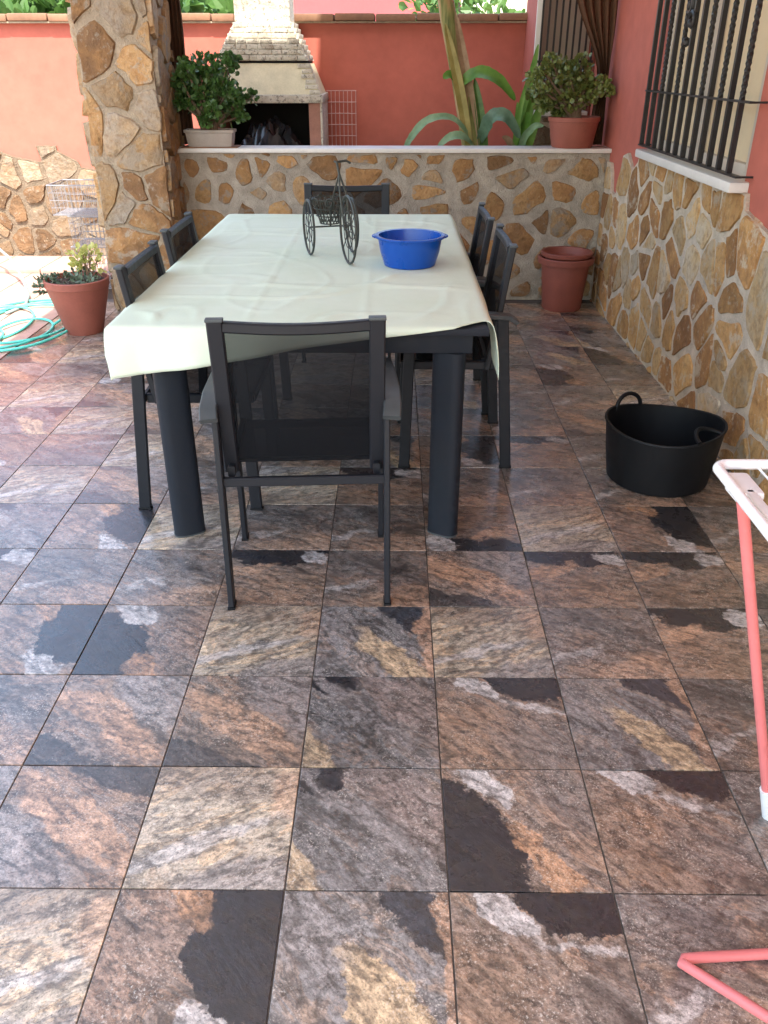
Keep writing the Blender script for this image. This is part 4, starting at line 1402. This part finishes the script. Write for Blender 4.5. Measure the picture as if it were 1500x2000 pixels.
def wire_basket(name, label, c, size, nx, nz, r=0.0019):
    root = thing(name, label, 'basket', (c[0], c[1], c[2]), group='white wire baskets stacked by the pillar')
    sx, sy, sz = size
    mb = MB()
    for i in range(nx + 1):
        x = -sx / 2 + sx * i / nx
        mb.tube([(x, -sy / 2, sz), (x * 0.95, -sy / 2 + 0.01, 0.0), (x * 0.95, sy / 2 - 0.01, 0.0), (x, sy / 2, sz)], r, 5)
    ny = int(nx * sy / sx)
    for i in range(ny + 1):
        y = -sy / 2 + sy * i / ny
        mb.tube([(-sx / 2, y, sz), (-sx / 2 * 0.95, y * 0.95, 0.004), (sx / 2 * 0.95, y * 0.95, 0.004), (sx / 2, y, sz)], r, 5)
    mb.build('wire', M['wire_white'], root)
    mb = MB()
    for j in range(nz):
        k = 0.95 + 0.05 * (j / nz)
        z = sz * j / nz
        mb.tube([(-sx / 2 * k, -sy / 2 * k, z), (sx / 2 * k, -sy / 2 * k, z), (sx / 2 * k, sy / 2 * k, z), (-sx / 2 * k, sy / 2 * k, z)], r, 5, closed=True)
    mb.build('hoop', M['wire_white'], root)
    MB().tube([(-sx / 2, -sy / 2, sz), (sx / 2, -sy / 2, sz), (sx / 2, sy / 2, sz), (-sx / 2, sy / 2, sz)], r * 2.2, 6, closed=True).build('rim', M['wire_white'], root)
    return root


wire_basket('wire_basket', 'white wire basket at the bottom of the stack by the pillar', (-2.16, 6.30, 0.022), (0.34, 0.30, 0.30), 11, 5)
wire_basket('wire_basket', 'middle white wire basket of the stack by the pillar', (-2.17, 6.30, 0.33), (0.30, 0.28, 0.20), 10, 4)
wire_basket('wire_basket', 'wide white wire basket topmost of the stack by the pillar', (-2.235, 6.30, 0.54), (0.38, 0.32, 0.20), 12, 4)

hp = []
for k in range(420):
    t = k / 419
    a = t * 2 * pi * 6.3 + 0.8 * sin(t * 14)
    rr = 0.17 + 0.09 * sin(t * 9) + 0.07 * sin(t * 31 + 1)
    hp.append((-2.46 + 1.25 * rr * cos(a) + 0.13 * sin(t * 11), 5.02 + 2.1 * rr * sin(a) + 0.20 * cos(t * 7), 0.012 + 0.007 * (1 + sin(a * 1.37 + t * 11))))
hp += [(hp[-1][0] - 0.05 * k, hp[-1][1] - 0.03 * k, 0.012) for k in range(1, 14)]
hose = MB().tube(hp, 0.0085, 7).build('garden_hose', M['hose'], smooth=180)
tag(hose, 'turquoise garden hose lying in loose loops on the sunlit yard', 'hose')
cb = MB().tube([(-3.5, 6.9, 0.30), (-3.2, 6.75, 0.26), (-2.95, 6.5, 0.17), (-2.75, 6.2, 0.09), (-2.60, 5.9, 0.03), (-2.55, 5.7, 0.012), (-2.60, 5.5, 0.012)], 0.011, 8)
tag(cb.build('water_pipe', M['cable'], smooth=180), 'grey flexible pipe arching down to the yard behind the hose', 'pipe')

# ------------------------------------------------------------------ clothes airer at the edge
air = thing('clothes_airer', 'folding clothes airer with white rail frame and coral legs at the terrace edge', 'airer', (0.85, 1.1, 0))
AX0, AX1, AY0, AY1, AZ = 0.592, 1.16, 0.30, 1.385, 0.850


def rounded_rect(x0, x1, y0, y1, z, r, n=6):
    pts = []
    for (cx, cy, a0) in [(x1 - r, y1 - r, 0), (x0 + r, y1 - r, 90), (x0 + r, y0 + r, 180), (x1 - r, y0 + r, 270)]:
        for k in range(n + 1):
            a = radians(a0 + 90 * k / n)
            pts.append((cx + r * cos(a), cy + r * sin(a), z))
    return pts


part('top_frame', M['white_paint'], air, MB().tube(rounded_rect(AX0, AX1, AY0, AY1, AZ, 0.025), 0.0095, 12, closed=True))
for i in range(6):
    x = AX0 + 0.075 + i * 0.083
    part('line_wire', M['white_paint'], air, MB().tube([(x, AY0, AZ), (x, AY1, AZ)], 0.0022, 6))
part('hinge_plate', M['white_plastic'], air, MB().box((AX0 + 0.030, 1.315, AZ - 0.012), (0.042, 0.085, 0.020), bevel=0.006).box((AX0 + 0.028, 1.21, AZ - 0.010), (0.020, 0.16, 0.016), bevel=0.005))
part('hinge_plate', M['white_plastic'], air, MB().box((AX1 - 0.030, 1.315, AZ - 0.012), (0.042, 0.085, 0.020), bevel=0.006))
part('wing_frame', M['white_paint'], air, MB().tube([(AX0 + 0.02, 1.345, AZ - 0.026), (AX0 + 0.03, 1.15, AZ - 0.03), (AX0 + 0.045, 0.9, AZ - 0.035), (AX0 + 0.06, 0.45, AZ - 0.05)], 0.0095, 10))
LEG_TOP, LEG_FOOT = Vector((0.612, 1.285, 0.825)), Vector((0.856, 1.325, 0.0))
leg1 = part('leg', M['pink_paint'], air, MB().tube([LEG_TOP, LEG_TOP.lerp(LEG_FOOT, 0.91)], 0.0105, 12))
part('foot', M['white_plastic'], air, MB().tube([LEG_TOP.lerp(LEG_FOOT, 0.89), LEG_FOOT], 0.0145, 12), parent=leg1)
leg2 = part('leg', M['pink_paint'], air, MB().tube([(1.10, 1.355, 0.828), (1.30, 1.325, 0.075)], 0.0105, 12))
part('foot', M['white_plastic'], air, MB().tube([(1.297, 1.325, 0.088), (1.315, 1.322, 0.0)], 0.0145, 12), parent=leg2)
part('floor_bar', M['pink_paint'], air, MB().tube([(0.62, 0.865, 0.06), (0.566, 0.944, 0.022), (0.549, 0.967, 0.012), (0.556, 0.976, 0.0115), (0.585, 0.979, 0.0115), (0.72, 0.988, 0.0115), (1.10, 1.00, 0.0115)], 0.0100, 12))
part('leg', M['pink_paint'], air, MB().tube([(0.617, 0.869, 0.0575), (0.98, 0.34, 0.30), (1.12, 0.25, 0.83)], 0.0100, 12))

# ------------------------------------------------------------------ beyond the garden wall: trees and a neighbour's house


def tree(name, label, base, h, r, seed, n=2200):
    root = thing(name, label, 'tree', base, group='trees beyond the garden wall')
    rg = random.Random(seed)
    b = Vector(base)
    MB().tube([(0, 0, -0.1), (0.05, 0, h * 0.35), (0.0, 0.1, h * 0.75)], 0.13, 10, scale=[1.2, 0.85, 0.4]).build('trunk', M['bark'], root)
    cs = []
    for i in range(16):
        d = Vector((rg.gauss(0, 1), rg.gauss(0, 1), rg.gauss(0, 0.8))).normalized() * rg.uniform(0.3, 0.85)
        cs.append(((d.x * r, d.y * r, h * 0.62 + d.z * r * 0.85), (r * 0.4, r * 0.4, r * 0.36)))
    tag(leaf_cloud(MB(), cs, n, 0.16, seed, 0.4).build('crown', M['tree_leaf'], root, smooth=0), kind='stuff')
    return root


tree('garden_tree', 'leafy tree rising beyond the wall left of the pillar', (-4.6, 11.5, 0), 2.9, 1.0, 1)
tree('garden_tree', 'leafy tree beyond the wall between the pillar and the chimney', (-2.2, 10.6, 0), 2.8, 0.9, 2)
tree('garden_tree', 'pale leafy tree beyond the wall near the banana stem', (0.9, 14.0, 0), 3.0, 1.0, 3, 900)
nh = thing('neighbour_house', 'crimson neighbouring house showing over the garden wall beside the chimney', 'house', (-1.0, 16.0, 0))
part('wall', M['crimson_wall'], nh, MB().box((-0.6, 17.5, 1.45), (3.4, 3.0, 3.0)), smooth=0)
part('roof', M['roof_red'], nh, MB().add([(-2.5, 15.8, 2.94), (1.3, 15.8, 2.94), (1.3, 19.2, 2.94), (-2.5, 19.2, 2.94), (-2.5, 17.5, 4.0), (1.3, 17.5, 4.0)], [(0, 1, 5, 4), (2, 3, 4, 5), (0, 4, 3), (1, 2, 5), (0, 3, 2, 1)]), smooth=0)
for x in (-1.6, 0.2):
    wn_ = part('window', M['white_paint'], nh, MB().box((x, 15.99, 1.7), (0.8, 0.05, 0.9)), smooth=0)
    part('pane', M['glass_dark'], nh, MB().box((x, 15.972, 1.7), (0.68, 0.04, 0.78)), smooth=0, parent=wn_)
